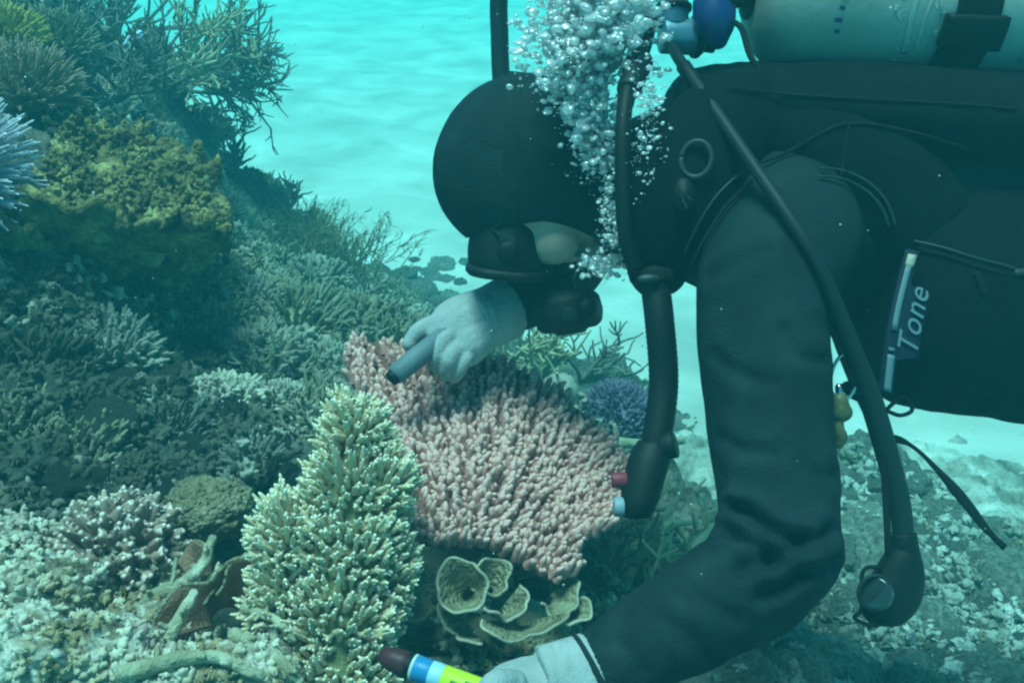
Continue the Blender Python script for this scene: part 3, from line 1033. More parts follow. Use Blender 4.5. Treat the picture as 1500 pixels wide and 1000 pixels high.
# ---- small finger cluster, nubby lump, knob corals ------------------------
def finger_thing(name, label, base, n, R, L, r, material, seed, squash=.8, limit=120, group=None, updir=.5):
    q = np.random.default_rng(seed)
    root = thing(name, label, "coral", base, group)
    v, f = lump_mesh(seed, 3, .2, .1)
    part("core", (base + v * [R * .92, R * .92, R * squash * .92], f), M['reef'], root)
    k = np.arange(n) + .5
    ph = np.arccos(1 - 1.4 * k / n)
    th = math.pi * (1 + 5 ** .5) * k
    its = []
    for u in nrm(np.stack([np.cos(th) * np.sin(ph), np.sin(th) * np.sin(ph), np.cos(ph)], 1) + q.normal(0, .07, (n, 3))):
        if u @ FWD > .75:
            continue
        its.append((base + u * [R, R, R * squash] * .85, nrm(u + UPV * updir + q.normal(0, .16, 3)), L * q.uniform(.7, 1.2), r * q.uniform(.8, 1.25), -(u @ FWD)))
    branchlet_parts(root, its, PROTO_K, material, "branchlet", limit, M['rosy_tip'])
    return root
finger_thing("finger_coral", "small dusty-rose finger coral cluster in the shade left of the brown nubby lump", P(175, 815, 1.10), 190, .060, .030, .0062, M['rosy'], 101, .85, 140)
v, f = cellular_lump(7, 5, 420, .10)
b = P(305, 745, 1.17)
v = v * (1 + .22 * fbm(v * 2.1 + 4, 3))[:, None]
single("nubby_coral", (b + v * [.058, .05, .036] , f), M['nub'], "rounded brown nubby coral lump behind the leafy brown plates", "coral", b)
v, f = cellular_lump(8, 4, 200, .10)
b = P(255, 775, 1.18)
single("nubby_coral", (b + v * [.05, .045, .028], f), M['nub'], "low dark nubby coral lump left of the larger rounded one", "coral", b)
kn = [(60, 585, 1.52, .10, "blue-grey knob coral at the far left in the shade"), (125, 590, 1.50, .095, "pale teal knob coral with a round top in the shaded left reef"), (160, 620, 1.48, .07, "small knob coral right of the two larger shaded knob corals"),
      (45, 690, 1.36, .09, "dark knob coral low at the left edge"), (225, 660, 1.45, .075, "knob coral above the dark hollow left of the brown nubby lump"), (330, 640, 1.48, .07, "blue-grey knob coral left of the pale finger coral"), (280, 680, 1.42, .05, "small knob coral beside the dark hollow")]
for i, (px, py, d, R, lab) in enumerate(kn):
    v, f = cellular_lump(110 + i, 4, 34 + i * 5, .26)
    b, _ = hit(px, py + 20, 1.0)
    COVER.append((b, b + v * np.array([R, R * .9, R * .72]) * .78, 'A', R))
    single("knob_coral", (b + v * np.array([R, R * .9, R * .72]) * .78, f), M['knob'], lab, "coral", b)

heads = [(40, 520, .10, 'A'), (150, 500, .085, 'A'), (95, 660, .075, 'A'), (190, 700, .06, 'A'), (250, 610, .065, 'A'), (20, 620, .07, 'A'), (330, 570, .07, 'B'), (385, 510, .085, 'B'), (430, 455, .10, 'B'), (360, 425, .085, 'B'), (470, 530, .075, 'B'),
         (525, 475, .095, 'B'), (405, 575, .06, 'B'), (290, 470, .075, 'A'), (530, 560, .07, 'B'), (275, 245, .10, 'B'), (312, 290, .09, 'B'), (345, 330, .10, 'B'), (225, 195, .09, 'B'), (455, 400, .10, 'B'), (580, 500, .09, 'B'), (150, 130, .10, 'B')]
HEADS = []
for i, (px, py, R, key) in enumerate(heads):
    b, _ = hit(px, py + 12, 1.0)
    b = b - np.array([0, 0, R * .25])
    v, f = dome_colony(900 + i, 250, R * .85, R * (.30 + .12 * (i % 3)), R * (.045 + .012 * (i % 4)), .72, PROTO_K if i % 4 else PROTO_F, .45, .25)
    v = v * (1 + .22 * fbm(v / R * 1.4 + i * 3.7, 3))[:, None]
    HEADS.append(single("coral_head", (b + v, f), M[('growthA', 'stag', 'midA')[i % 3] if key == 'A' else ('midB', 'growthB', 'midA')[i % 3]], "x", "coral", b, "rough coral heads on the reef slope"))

# colonies along the crest of the reef, against the sand
for i, px in enumerate(range(212, 470, 19)):
    py = 60
    while py < 480 and hit(px, py, 1.2)[1] > 3.9:
        py += 4
    b, dd = hit(px, py + 6, 1.2)
    R = (.055, .075, .045, .065)[i % 4]
    if i % 4 == 3:
        v, f = stag_mesh(960 + i, 8, R * 1.5, R * .09, 1.3, 3, UPV, .05)
    else:
        v, f = dome_colony(960 + i, 170, R * .85, R * .4, R * .06, .9, PROTO_K, .5, .25)
        v = v * (1 + .3 * fbm(v / R * 1.4 + i * 3.7, 3))[:, None]
    HEADS.append(single("coral_head", (b + v, f), M[('growthA', 'midA', 'stag', 'knob')[i % 4]], "x", "coral", b, "rough coral heads on the reef slope"))

# rimmed round colony (middle left)
root = thing("rimmed_coral", "round coral ringed by a pale raised rim, middle of the left reef", "coral", P(282, 590, 1.85))
sh, rm = cup(P(280, 570, 1.84), nrm(toward * .6 + UPV * .7), .088, .05, 121, 1.0, 0, 6.2832, .07, th=.010, base=.5)
o = part("cup", sh, M['knob'], root)
part("rim", tube(np.vstack([rm[0].reshape(-1, 6, 3).mean(1)]), .0085, 6, rnd=False), M['knob'], o)
v, f = dome_colony(122, 130, .06, .03, .005, .6, PROTO_K)
part("branchlet_mass", (v + P(285, 565, 1.80), f), M['rosy'], root, kind="stuff")

# ---- feathery soft coral at the sand's edge ---------------------------------
def feather(base, seed, n, H, spread, label):
    q = np.random.default_rng(seed)
    a = Acc()
    for k in range(n):
        off = q.normal(0, spread * .35, 3) * [1, 1, .1]
        d = nrm(UPV + q.normal(0, .32, 3) + off * 3)
        pts = [base + off]
        for s in range(5):
            d = nrm(d + q.normal(0, .08, 3))
            pts.append(pts[-1] + d * H / 5 * q.uniform(.7, 1.1))
        a.add(tube(pts, np.linspace(.0022, .0010, 6), 3, rnd=False))
        for s in range(9):
            t = q.integers(1, 6)
            e = pts[t] + nrm(d + q.normal(0, .5, 3)) * H * .22
            a.add(tube([pts[t], (pts[t] + e) / 2 + q.normal(0, .004, 3), e], [.0014, .0012, .0007], 3, rnd=False))
    return single("feathery_coral", a.get(), M['hydroid'], label, "soft coral", base)
feather(P(405, 372, 3.15), 131, 300, .14, .30, "wide feathery olive-brown soft coral tuft at the reef edge against bright sand")
feather(P(465, 405, 3.05), 132, 260, .13, .22, "darker feathery soft coral on the slope right of the wide tuft")
b = P(355, 330, 3.1)
v, f = lump_mesh(17, 3, .25, .2)
single("sponge", (b + v * [.035, .035, .06], f), M['knob'], "small dark upright knob standing at the reef edge left of the feathery tuft", "sponge", b)
b = P(255, 262, 2.4)
v, f = lump_mesh(18, 4, .35, .3)
single("reef_boulder", (b + v * [.10, .08, .07], f), M['reef'], "dark boulder on the skyline right of the yellow-green coral", "boulder", b)
b = P(300, 290, 2.4)
v, f = lump_mesh(19, 4, .35, .3)
single("reef_boulder", (b + v * [.06, .08, .07], f), M['reef'], "small dark boulder beside the right tip of the yellow-green coral", "boulder", b)

# ---- purple bush, staghorns and stick behind the pink plate ------------------
bush("bush_coral", "round purple bushy coral behind the pink plate next to the breathing hose", P(905, 610, 2.35), 141, 620, .085, .024, .0036, M['purple'], .85, PROTO_K)
staghorn("staghorn_coral", "pale green staghorn coral below the mouthpiece, behind the pink plate", P(790, 560, 2.45), 142, 9, .13, .0075, M['stag_pale'], (.1, 0, .75), 3, 1.3, .05)
staghorn("staghorn_coral", "thin spreading staghorn coral right of the gloved hand behind the pink plate", P(735, 545, 2.35), 143, 8, .13, .006, M['stag_pale'], (-.1, 0, .8), 3, 1.2, .05)
staghorn("staghorn_coral", "sparse staghorn twigs against the sand right of the mouthpiece", P(850, 560, 2.7), 144, 6, .16, .006, M['stag'], (.5, 0, .7), 3, .8, .02)
b = P(820, 575, 2.3)
v, f = cellular_lump(145, 4, 60, .15)
single("knob_coral", (b + v * [.045, .04, .05], f), M['midB'], "small pale knob coral between the staghorn and the purple bush", "coral", b)
a = Acc().add(tube([P(885, 645, 2.15), P(940, 650, 2.15), P(1000, 645, 2.2)], [.013, .011, .009], 8, 8)).add(tube([P(905, 648, 2.15), P(900, 622, 2.15)], [.008, .005], 6)).add(tube([P(975, 648, 2.18), P(985, 620, 2.18)], [.008, .005], 6))
single("broken_branch", a.get(), M['dead'], "pale broken coral branch lying behind the inflator hose", "coral branch", P(940, 655, 2.15))
# sticks by the forearm
pr = np.random.default_rng(151)
for k, (x0, y0, x1, y1, d0, d1, r0) in enumerate([(895, 855, 960, 735, 1.38, 1.50, .0075), (915, 860, 985, 745, 1.42, 1.52, .008), (955, 870, 1045, 770, 1.42, 1.62, .009), (930, 800, 1010, 765, 1.5, 1.6, .007), (1000, 800, 1045, 755, 1.6, 1.66, .006), (940, 745, 1000, 705, 1.62, 1.7, .006), (1030, 775, 1018, 715, 1.68, 1.72, .005)]):
    A_, B_ = P(x0, y0, d0), P(x1, y1, d1)
    mid = (A_ + B_) / 2 + pr.normal(0, .012, 3)
    a = Acc().add(tube([A_, mid, B_], [r0, r0 * .9, r0 * .7], 7, 9))
    for j in range(3):
        t = pr.uniform(.3, .95)
        p = A_ * (1 - t) + B_ * t
        a.add(tube([p, p + nrm(pr.normal(size=3) + nrm(B_ - A_)) * pr.uniform(.02, .045)], [r0 * .7, r0 * .45], 6))
    labs = ["straight pale staghorn branch nearest the pink plate, left of the forearm", "second pale staghorn branch from the pink plate, left of the forearm", "longest pale staghorn branch lying just above the diver's near forearm", "short staghorn branch crossing above the long one by the forearm", "short staghorn twig touching the crook of the near elbow", "thin staghorn branch below the inflator's end on the sand", "upright twig standing in front of bright sand beside the upper arm"]
    single("staghorn_branch", a.get(), M['stag_pale'], labs[k], "coral branch", A_, "staghorn branches by the diver's forearm")
staghorn("staghorn_coral", "low tangled staghorn coral in the gap between pink plate and near forearm", P(955, 880, 1.46), 152, 9, .09, .006, M['stag_pale'], (.1, -.1, .9), 3, 1.5, .04)
staghorn("staghorn_coral", "dark staghorn tangle in the shade under the right end of the pink plate", P(880, 850, 1.42), 153, 8, .08, .0055, M['stag'], (.2, 0, .9), 3, 1.4, .04)

# ---- foreground lower left: encrusted boulders and dead branches ---------------
rk = [(70, 885, .95, (.085, .07, .075), "pale lumpy encrusted boulder at the lower left with a green-lit crest"), (30, 960, .84, (.08, .06, .055), "encrusted boulder in the bottom left corner"), (150, 960, .86, (.075, .06, .045), "ochre-stained encrusted boulder at the bottom left"),
      (215, 925, .93, (.06, .05, .04), "whitish encrusted stone between the dead branches"), (330, 985, .86, (.08, .05, .035), "long encrusted ridge along the bottom edge, left of the finger coral"), (395, 975, .90, (.045, .05, .035), "encrusted stone at the foot of the pale finger coral"),
      (250, 990, .84, (.05, .04, .03), "low encrusted stone at the bottom edge, left of the long ridge"), (100, 800, 1.12, (.06, .05, .035), "teal-grey encrusted stone below the shaded left reef"), (20, 800, 1.08, (.055, .05, .05), "encrusted stone at the left edge above the pale boulder")]
for i, (px, py, d, s, lab) in enumerate(rk):
    v, f = lump_mesh(160 + i, 5, .34, .30, 6)
    v = v * (1 + .05 * fbm(v * 16 + i, 3, .6))[:, None]
    b = P(px, py, d)
    COVER.append((b, b + v * np.array(s) * .64, 'C', max(s)))
    single("encrusted_boulder", (b + v * np.array(s) * .64, f), M['encrusted'], lab, "boulder", b)
pr = np.random.default_rng(171)
sticks = [([(165, 912, .96), (235, 868, .97), (290, 838, .98), (312, 788, 1.0)], .011, "thick pale dead coral branch slanting up to the right in the lower left"), ([(238, 945, .91), (262, 905, .92), (285, 868, .94)], .010, "short pale dead branch standing below the slanting one"),
          ([(345, 930, .90), (395, 955, .89), (440, 1000, .87)], .010, "pale dead branch running down to the bottom edge beside the finger coral"), ([(180, 985, .84), (250, 968, .85), (315, 962, .86), (380, 990, .85)], .011, "arched dead branch along the bottom edge"),
          ([(360, 890, .95), (400, 905, .93), (432, 935, .92)], .008, "dead branch below the left lobe of the pale finger coral"), ([(300, 850, .99), (345, 835, .99), (362, 812, 1.0)], .007, "small knobbly dead branch above the brown leafy plates"), ([(258, 880, .97), (252, 850, .97), (258, 818, .98)], .004, "thin upright twig left of the brown leafy plates")]
for pts, r0, lab in sticks:
    q = np.array([P(p[0], p[1], p[2] - .028) for p in pts])
    path = catmull(q, 22)
    path = path + .003 * np.stack([fbm(path * 40 + k, 2) for k in (1, 20, 40)], 1)
    r0 = r0 * .62
    rad = r0 * (1 + .35 * fbm(path * 90, 3)) * np.linspace(1.15, .7, 22)
    a = Acc().add(tube(path, rad, 9))
    for j in range(5):
        t = pr.integers(3, 20)
        a.add(tube([path[t], path[t] + nrm(pr.normal(size=3) + UPV * .6) * r0 * pr.uniform(1.6, 2.6)], [r0 * .55, r0 * .35], 6))
    single("dead_branch", a.get(), M['dead'], lab, "coral branch", q[0], "dead branches in the lower left foreground")

# ---- scattered colonies over the reef ---------------------------------------------
def meshes_of(kind):          # prototypes shared by the scattered copies
    out = []
    for k in range(4):
        if kind == 'finger':
            v, f = dome_colony(300 + k, 70, .55, .42, .065, .7, PROTO_K)
        elif kind == 'fine':
            v, f = dome_colony(320 + k, 120, .6, .34, .04, .65, PROTO_F)
        elif kind == 'stag':
            v, f = stag_mesh(340 + k, 8, .75, .05, 1.3, 3, UPV, .06)
        elif kind == 'plate':
            (v, f), _ = ruffle_disc((0, 0, 0), (1, 0, 0), (0, 1, 0), (0, 0, 1), .9, 360 + k, 7, .07, .06, 60, 10, cup=.05, bumps=.08)
        elif kind == 'knob':
            v, f = cellular_lump(380 + k, 4, 30 + 10 * k, .26)
            v = v * [1, 1, .75]
        elif kind == 'stone':
            v, f = lump_mesh(400 + k, 4, .36, .26, 4)
            v = v * (1 + .05 * fbm(v * 13 + k, 3, .6))[:, None] * [1, 1, .7]
        out.append((v, f))
    return out
PM = {}
LAND = [(200, 240, "the yellow-green coral"), (420, 340, "the feathery tuft"), (680, 480, "the far glove"), (500, 620, "the pale finger coral's top"), (400, 800, "the pale finger coral's left lobe"), (280, 560, "the rimmed coral"), (305, 740, "the nubby lump"),
        (175, 815, "the dusty-rose cluster"), (125, 590, "the round-topped knob coral"), (70, 890, "the pale lumpy boulder"), (330, 880, "the brown leafy plates"), (1300, 870, "the hanging console"), (1140, 850, "the near elbow"), (1460, 790, "the loose strap's end"), (1000, 930, "the near forearm"), (740, 385, "the dive mask")]
_ones = ["", "first", "second", "third", "fourth", "fifth", "sixth", "seventh", "eighth", "ninth", "tenth", "eleventh", "twelfth", "thirteenth", "fourteenth", "fifteenth", "sixteenth", "seventeenth", "eighteenth", "nineteenth", "twentieth"]
ORD = ["nearest"] + [w + " nearest" for w in _ones[2:]] + ["twenty-" + w + " nearest" for w in _ones[1:10]] + ["thirtieth nearest"] + ["thirty-" + w + " nearest" for w in _ones[1:10]]
PENDING = []
def place_words(objs, desc):
    """say where each look-alike lies by the landmark next to it"""
    by = {}
    for o in objs:
        x, y, d = PX(np.array(o.location))
        if not (0 <= x <= 1500 and 0 <= y <= 1000):
            x, y = min(max(x, 0), 1500), min(max(y, 0), 1000)
        l = min(LAND, key=lambda q: (q[0] - x) ** 2 + (q[1] - y) ** 2)
        dx, dy = x - l[0], y - l[1]
        rel = ("right of" if dx > 0 else "left of") if abs(dx) > abs(dy) else ("below" if dy > 0 else "above")
        by.setdefault((rel, l[2]), []).append((math.hypot(dx, dy), o))
    for (rel, l), lst in by.items():
        lst.sort(key=lambda t: t[0])
        for k, (_, o) in enumerate(lst):
            o["label"] = f"{desc} {rel} {l}" + ("" if len(lst) == 1 else f", {ORD[k]} of them" if k < len(ORD) else ", farther off")
def scatter(kind, material, region, n, s0, s1, name, label, cat, group, seed, mind=None, sink=.25, dmin=.6):
    q = np.random.default_rng(seed)
    if kind not in PM:
        PM[kind] = meshes_of(kind)
    ms = [new_mesh(name, v, f, material) for v, f in PM[kind]]
    done = []
    objs = []
    tries = 0
    while len(done) < n and tries < n * 40:
        tries += 1
        xs = [p[0] for p in region]
        ys = [p[1] for p in region]
        px, py = q.uniform(min(xs), max(xs)), q.uniform(min(ys), max(ys))
        if not in_poly(px, py, region):
            continue
        w, d = hit(px, py, dmin)
        if d > 5.5:
            continue
        s = q.uniform(s0, s1)
        if any(np.linalg.norm(w - w2) < (s + s2) * .62 for w2, s2 in done):
            continue
        done.append((w, s))
        objs.append(instance(ms[q.integers(len(ms))], name, w - np.array([0, 0, s * sink]), s * q.uniform(.85, 1.15), q.uniform(0, 6.28), (q.normal(0, .2) + .15, q.normal(0, .2)), label, cat, group))
    place_words(objs, label)
    return done

place_words([o for o in HEADS], "rough overgrown coral head")
MID = [(300, 340), (420, 330), (520, 400), (590, 440), (560, 520), (520, 590), (450, 620), (380, 600), (340, 520), (300, 430)]
scatter('finger', M['midA'], MID, 40, .045, .085, "finger_coral", "green-grey finger coral", "coral", "green-grey finger corals on the middle slope", 501)
scatter('fine', M['midB'], MID, 26, .04, .08, "bush_coral", "grey fine-branched coral", "coral", "grey fine-branched corals on the middle slope", 502)
scatter('stag', M['midA'], MID, 16, .06, .10, "staghorn_coral", "open staghorn colony", "coral", "small staghorns on the middle slope", 503)
scatter('fine', M['midC'], [(300, 400), (480, 400), (480, 460), (300, 480)], 3, .04, .055, "bush_coral", "little yellow coral tuft", "coral", "yellow tufts on the middle slope", 504)
SH = [(200, 370), (330, 400), (350, 500), (340, 560), (230, 560), (180, 470)]
scatter('plate', M['knob'], SH, 12, .04, .075, "plate_coral", "pale plate coral in the hollow", "coral", "plate corals in the hollow below the yellow-green coral", 505)
scatter('finger', M['midB'], SH, 10, .035, .06, "finger_coral", "pale finger coral in the hollow", "coral", "finger corals in the hollow", 506)
DK = [(0, 480), (200, 500), (330, 600), (390, 640), (350, 700), (200, 760), (60, 780), (0, 760)]
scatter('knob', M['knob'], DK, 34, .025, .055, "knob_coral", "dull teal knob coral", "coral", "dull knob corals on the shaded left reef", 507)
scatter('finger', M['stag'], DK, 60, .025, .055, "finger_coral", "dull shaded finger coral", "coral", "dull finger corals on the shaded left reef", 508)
scatter('fine', M['knob'], [(330, 560), (460, 560), (440, 660), (380, 720), (330, 680)], 12, .04, .07, "bush_coral", "blue-grey fine coral tuft", "coral", "blue-grey tufts left of the pale finger coral", 509)
scatter('fine', M['midA'], [(235, 200), (300, 250), (350, 320), (320, 345), (250, 290)], 12, .04, .07, "bush_coral", "dark ridge-top coral tuft", "coral", "tufts on the ridge", 518)
scatter('stag', M['stag'], [(235, 200), (300, 250), (350, 320), (320, 345), (250, 290)], 6, .05, .08, "staghorn_coral", "small ridge-top staghorn", "coral", "staghorns on the ridge", 519)
FG = [(0, 820), (120, 800), (260, 860), (400, 900), (420, 1000), (0, 1000)]
scatter('stone', M['encrusted'], FG, 120, .008, .030, "rubble_stone", "encrusted rubble piece", "stone", "encrusted rubble in the bottom left", 510, dmin=.5)
scatter('finger', M['midC'], FG, 22, .012, .022, "finger_coral", "tiny ochre coral tuft", "coral", "ochre tufts in the bottom left", 511, dmin=.5)
RB = [(1230, 650), (1330, 680), (1400, 740), (1500, 800), (1500, 1000), (1000, 1000), (1100, 930), (1220, 850)]
scatter('stone', M['rubble'], RB, 170, .025, .09, "rubble_stone", "hazy grey rubble lump", "stone", "rubble lumps on the sea floor at lower right", 512, dmin=1.3, sink=.35)
scatter('finger', M['midA'], RB, 26, .03, .055, "finger_coral", "hazy coral stub", "coral", "coral stubs among the rubble", 513, dmin=1.3)
scatter('stone', M['rubble'], [(1050, 880), (1000, 960), (900, 1000), (1200, 1000), (1230, 880)], 30, .02, .05, "rubble_stone", "small shaded rubble lump", "stone", "rubble below the near forearm", 514, dmin=1.2)
scatter('stone', M['rubble'], [(560, 380), (690, 380), (700, 440), (600, 460)], 16, .03, .07, "rubble_stone", "faint rubble on the sand", "stone", "rubble on the sand left of the mask", 515, dmin=2.5, sink=.4)
scatter('stag', M['midA'], [(540, 430), (600, 440), (590, 500), (550, 500)], 5, .07, .11, "staghorn_coral", "dark spiky coral", "coral", "spiky corals left of the far glove", 516)
scatter('finger', M['midB'], [(390, 560), (480, 560), (560, 610), (500, 640), (420, 640)], 10, .03, .05, "finger_coral", "pale little coral colony", "coral", "pale colonies behind the finger coral", 517)

# ---- low growth covering the rock ----------------------------------------------
def growth(material, regions, n, l0, l1, r0, r1, seed, label, dmin=.6, cover=None):
    q = np.random.default_rng(seed)
    a = Acc()
    for c, vv, key, R in COVER:
        if key != cover:
            continue
        for i in q.choice(len(vv), min(len(vv), int(2600 * R + 60)), replace=False):
            nn = nrm(vv[i] - c)
            if nn @ FWD > .4 or nn[2] < -.4:
                continue
            a.add(place_proto(PROTO_K[q.integers(5)], vv[i] - nn * .003, nrm(nn + q.normal(0, .5, 3)), q.uniform(l0, l1) * .8, q.uniform(r0, r1) * .8, q.uniform(0, 6.28)))
    for reg, share in regions:
        xs = [p[0] for p in reg]
        ys = [p[1] for p in reg]
        k = 0
        while k < n * share:
            px, py = q.uniform(min(xs), max(xs)), q.uniform(min(ys), max(ys))
            if not in_poly(px, py, reg):
                continue
            k += 1
            w, d = hit(px, py, dmin)
            if d > 4.5 or w[2] < .02:
                continue
            sc = .55 + .35 * d
            dn = nrm(UPV + q.normal(0, .45, 3) - FWD * .3)
            for m in range(q.integers(1, 4)):
                a.add(place_proto(PROTO_K[q.integers(5)], w + q.normal(0, .006, 3) * sc, nrm(dn + q.normal(0, .4, 3)), q.uniform(l0, l1) * sc, q.uniform(r0, r1) * sc, q.uniform(0, 6.28)))
    base = np.concatenate(a.v).mean(0)
    single("reef_growth", a.get(), material, label, "reef growth", base, kind="stuff")
LEFT_ALL = [(-80, 380), (240, 400), (340, 520), (420, 600), (360, 740), (200, 800), (-80, 800)]
UPPER = [(-80, -30), (180, -30), (190, 150), (300, 260), (360, 340), (330, 400), (230, 420), (60, 180), (-80, 160)]
MIDDLE = [(300, 330), (430, 320), (600, 440), (720, 520), (960, 640), (900, 700), (560, 640), (420, 640), (330, 520)]
growth(M['growthA'], [(LEFT_ALL, .62), (UPPER, .38)], 2600, .010, .026, .004, .009, 801, "shade-toned low growth of knobs and stubs covering the shaded left reef", cover='A')
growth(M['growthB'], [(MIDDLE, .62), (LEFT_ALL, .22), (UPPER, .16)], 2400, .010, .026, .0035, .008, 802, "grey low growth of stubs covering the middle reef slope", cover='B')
growth(M['growthC'], [([(-60, 780), (120, 780), (300, 830), (430, 900), (480, 1040), (-60, 1040)], .8), ([(600, 900), (900, 880), (1040, 800), (1000, 960), (700, 1000)], .2)], 1500, .006, .016, .003, .006, 803, "ochre and pale low growth over the bottom left rocks", .5, cover='C')
growth(M['rubble_bed'], [([(1230, 650), (1330, 680), (1400, 740), (1540, 800), (1540, 1040), (980, 1040), (1100, 930), (1220, 850)], 1.0)], 700, .010, .022, .005, .011, 804, "pale stubby growth over the rubble at lower right", 1.3)

# ---- small fish -----------------------------------------------------------------
fb = P(198, 62, 2.55)
root = thing("small_fish", "small pale blue fish hovering in front of the staghorn thicket", "fish", fb)
fd = nrm([.35, .2, .55])
fs = nrm(np.cross(fd, FWD))
fn = np.cross(fd, fs)
path = [fb + fd * t for t in (-.035, -.022, -.005, .012, .026, .034)]
v, f = loft([(p, fs * a, fn * b) for p, a, b in zip(path, (.004, .009, .016, .016, .010, .003), (.002, .004, .007, .007, .005, .002))], 14, 16)
part("body", (v, f), M['fish'], root)
t0 = fb - fd * .033
G = np.array([[t0 + fs * (u * .003), t0 - fd * .009 + fs * (u * .009), t0 - fd * .018 + fs * (u * .015) - fd * .006 * abs(u)] for u in np.linspace(-1, 1, 7)])
part("tail_fin", sheet(G, .0012), M['fish'], root)
G = np.array([[fb + fd * t + fs * .014, fb + fd * (t - .006) + fs * .021, fb + fd * (t - .012) + fs * (.025)] for t in np.linspace(-.015, .015, 6)])
part("dorsal_fin", sheet(G, .0012), M['fish'], root)

# ================================================================== diver
DA = nrm([0, .97, -.24])              # towards the diver's right side (away from the camera)
DB = nrm([0, .24, .97])               # towards the diver's back
DX = np.array([1.0, 0, 0])            # towards the feet
def ell(px, py, d, a, b, tilt=0.0):
    return (P(px, py, d), DA * a, DB * b)

person = thing("person", "scuba diver in a dark hooded wetsuit bending down over the pink coral", "person", P(1150, 520, 1.22))
body = Acc()
body.add(loft([ell(880, 262, 1.215, .055, .060), ell(925, 268, 1.215, .075, .078), ell(980, 275, 1.215, .13, .105), ell(1060, 285, 1.22, .185, .128), ell(1150, 298, 1.22, .20, .135),
               ell(1280, 318, 1.22, .185, .135), ell(1420, 335, 1.22, .17, .128), ell(1560, 352, 1.22, .16, .122), ell(1680, 362, 1.23, .165, .125), ell(1790, 375, 1.24, .15, .10)], 32, 40))
for s, d0 in ((-1, 1.15), (1, 1.33)):
    body.add(tube([P(1720, 380 - 20 * s, d0), P(1950, 400 - 20 * s, d0 - .01), P(2230, 430 - 20 * s, d0), P(2500, 430 - 20 * s, d0 + .02), P(2760, 425 - 20 * s, d0 + .03)], [.098, .088, .064, .06, .042], 20, 24))
    body.add(tube([P(2740, 430 - 20 * s, d0 + .03), P(2800, 445 - 20 * s, d0 + .03), P(2960, 480 - 20 * s, d0 + .03)], [.043, .044, .030], 16, 10))
# near (left) arm
body.add(tube([P(1130, 300, 1.10), P(1150, 350, 1.03), P(1118, 430, .985), P(1126, 600, .955), P(1140, 740, .92), P(1143, 812, .905)], [.075, .078, .0675, .0612, .0565, .0545], 28, 34))
body.add(tube([P(1143, 800, .905), P(1100, 850, .895), P(1040, 885, .885), P(960, 932, .872), P(884, 980, .862), P(850, 998, .858)], [.0545, .054, .050, .043, .0365, .033], 28, 34))
body.add(ellipsoid(P(1158, 828, .905), np.diag([.040, .040, .040]), 3))
# far (right) arm
body.add(tube([P(1080, 270, 1.34), P(1010, 298, 1.43), P(930, 330, 1.47), P(858, 358, 1.46)], [.075, .064, .053, .047], 24, 20))
body.add(tube([P(862, 356, 1.46), P(836, 394, 1.40), P(795, 428, 1.33), P(735, 458, 1.265)], [.047, .046, .040, .031], 24, 20))
# head: crown towards the left of the photo, face down
HC = P(772, 253, 1.205)
HZ = nrm(-DX + DB * .10)              # crown
HY = nrm(-DB * 1.0 - DX * .05 - DA * .06)   # face
HY = nrm(HY - HZ * (HY @ HZ))
HX = np.cross(HY, HZ)
HB = np.array([HX, HY, HZ])
hv_, hf_ = ico(4)
h = hv_.copy()
zz, yy, xx = h[:, 2].copy(), h[:, 1].copy(), h[:, 0].copy()
sx = .083 * (1 - .16 * np.clip(-zz, 0, 1) ** 1.5)
sy = np.where(yy > 0, .104, .116) * (1 - .12 * np.clip(-zz, 0, 1))
hl = np.stack([xx * sx, yy * sy, zz * np.where(zz > 0, .114, .120)], 1)
hl[:, 1] += np.clip(-zz - .2, 0, 1) * .022                      # jaw forward
body.add((HC + (hl * .97) @ HB, hf_))
def Hp(x, y, z):
    return HC + x * HX + y * HY + z * HZ
# nose, chin, lips, cheeks
body.add(ellipsoid(Hp(0, .108, -.012), HB * np.array([[.015], [.020], [.026]]), 2))
body.add(ellipsoid(Hp(0, .094, -.098), HB * np.array([[.026], [.022], [.020]]), 2))
body.add(ellipsoid(Hp(0, .098, -.062), HB * np.array([[.026], [.012], [.012]]), 2))
for s in (-1, 1):
    body.add(ellipsoid(Hp(s * .034, .078, -.036), HB * np.array([[.030], [.030], [.036]]), 3))

FOLDS = [([P(1045, 640, .92), P(1085, 655, .89), P(1140, 662, .875)], .0018, .008), ([P(1140, 860, .85), P(1180, 840, .85), P(1215, 835, .87)], .003, .006),
         ([P(1000, 860, .85), P(1030, 880, .84), P(1075, 905, .84)], .0022, .007), ([P(900, 940, .84), P(925, 955, .83), P(940, 985, .83)], .002, .006),
         ([P(1150, 480, .90), P(1180, 520, .90), P(1215, 530, .92)], .002, .009), ([P(700, 200, 1.12), P(690, 280, 1.12), P(720, 340, 1.12)], .0008, .008),
         ([P(1052, 742, .885), P(1085, 752, .87), P(1130, 775, .855), P(1170, 797, .86)], .0075, .007), ([P(1058, 765, .875), P(1090, 785, .86), P(1130, 822, .85)], .0065, .007),
         ([P(1085, 838, .85), P(1140, 818, .845), P(1210, 780, .87)], .0045, .008), ([P(1110, 870, .85), P(1160, 842, .848), P(1212, 815, .87)], .0030, .007),
         ([P(1030, 520, .93), P(1070, 545, .91), P(1130, 560, .895)], .0016, .010), ([P(960, 905, .84), P(1000, 925, .835), P(1040, 965, .85)], .002, .010),
         ([P(1150, 650, .88), P(1190, 690, .88), P(1220, 700, .90)], .0018, .010), ([P(1010, 400, .95), P(1060, 395, .94), P(1120, 380, .945)], .002, .012)]
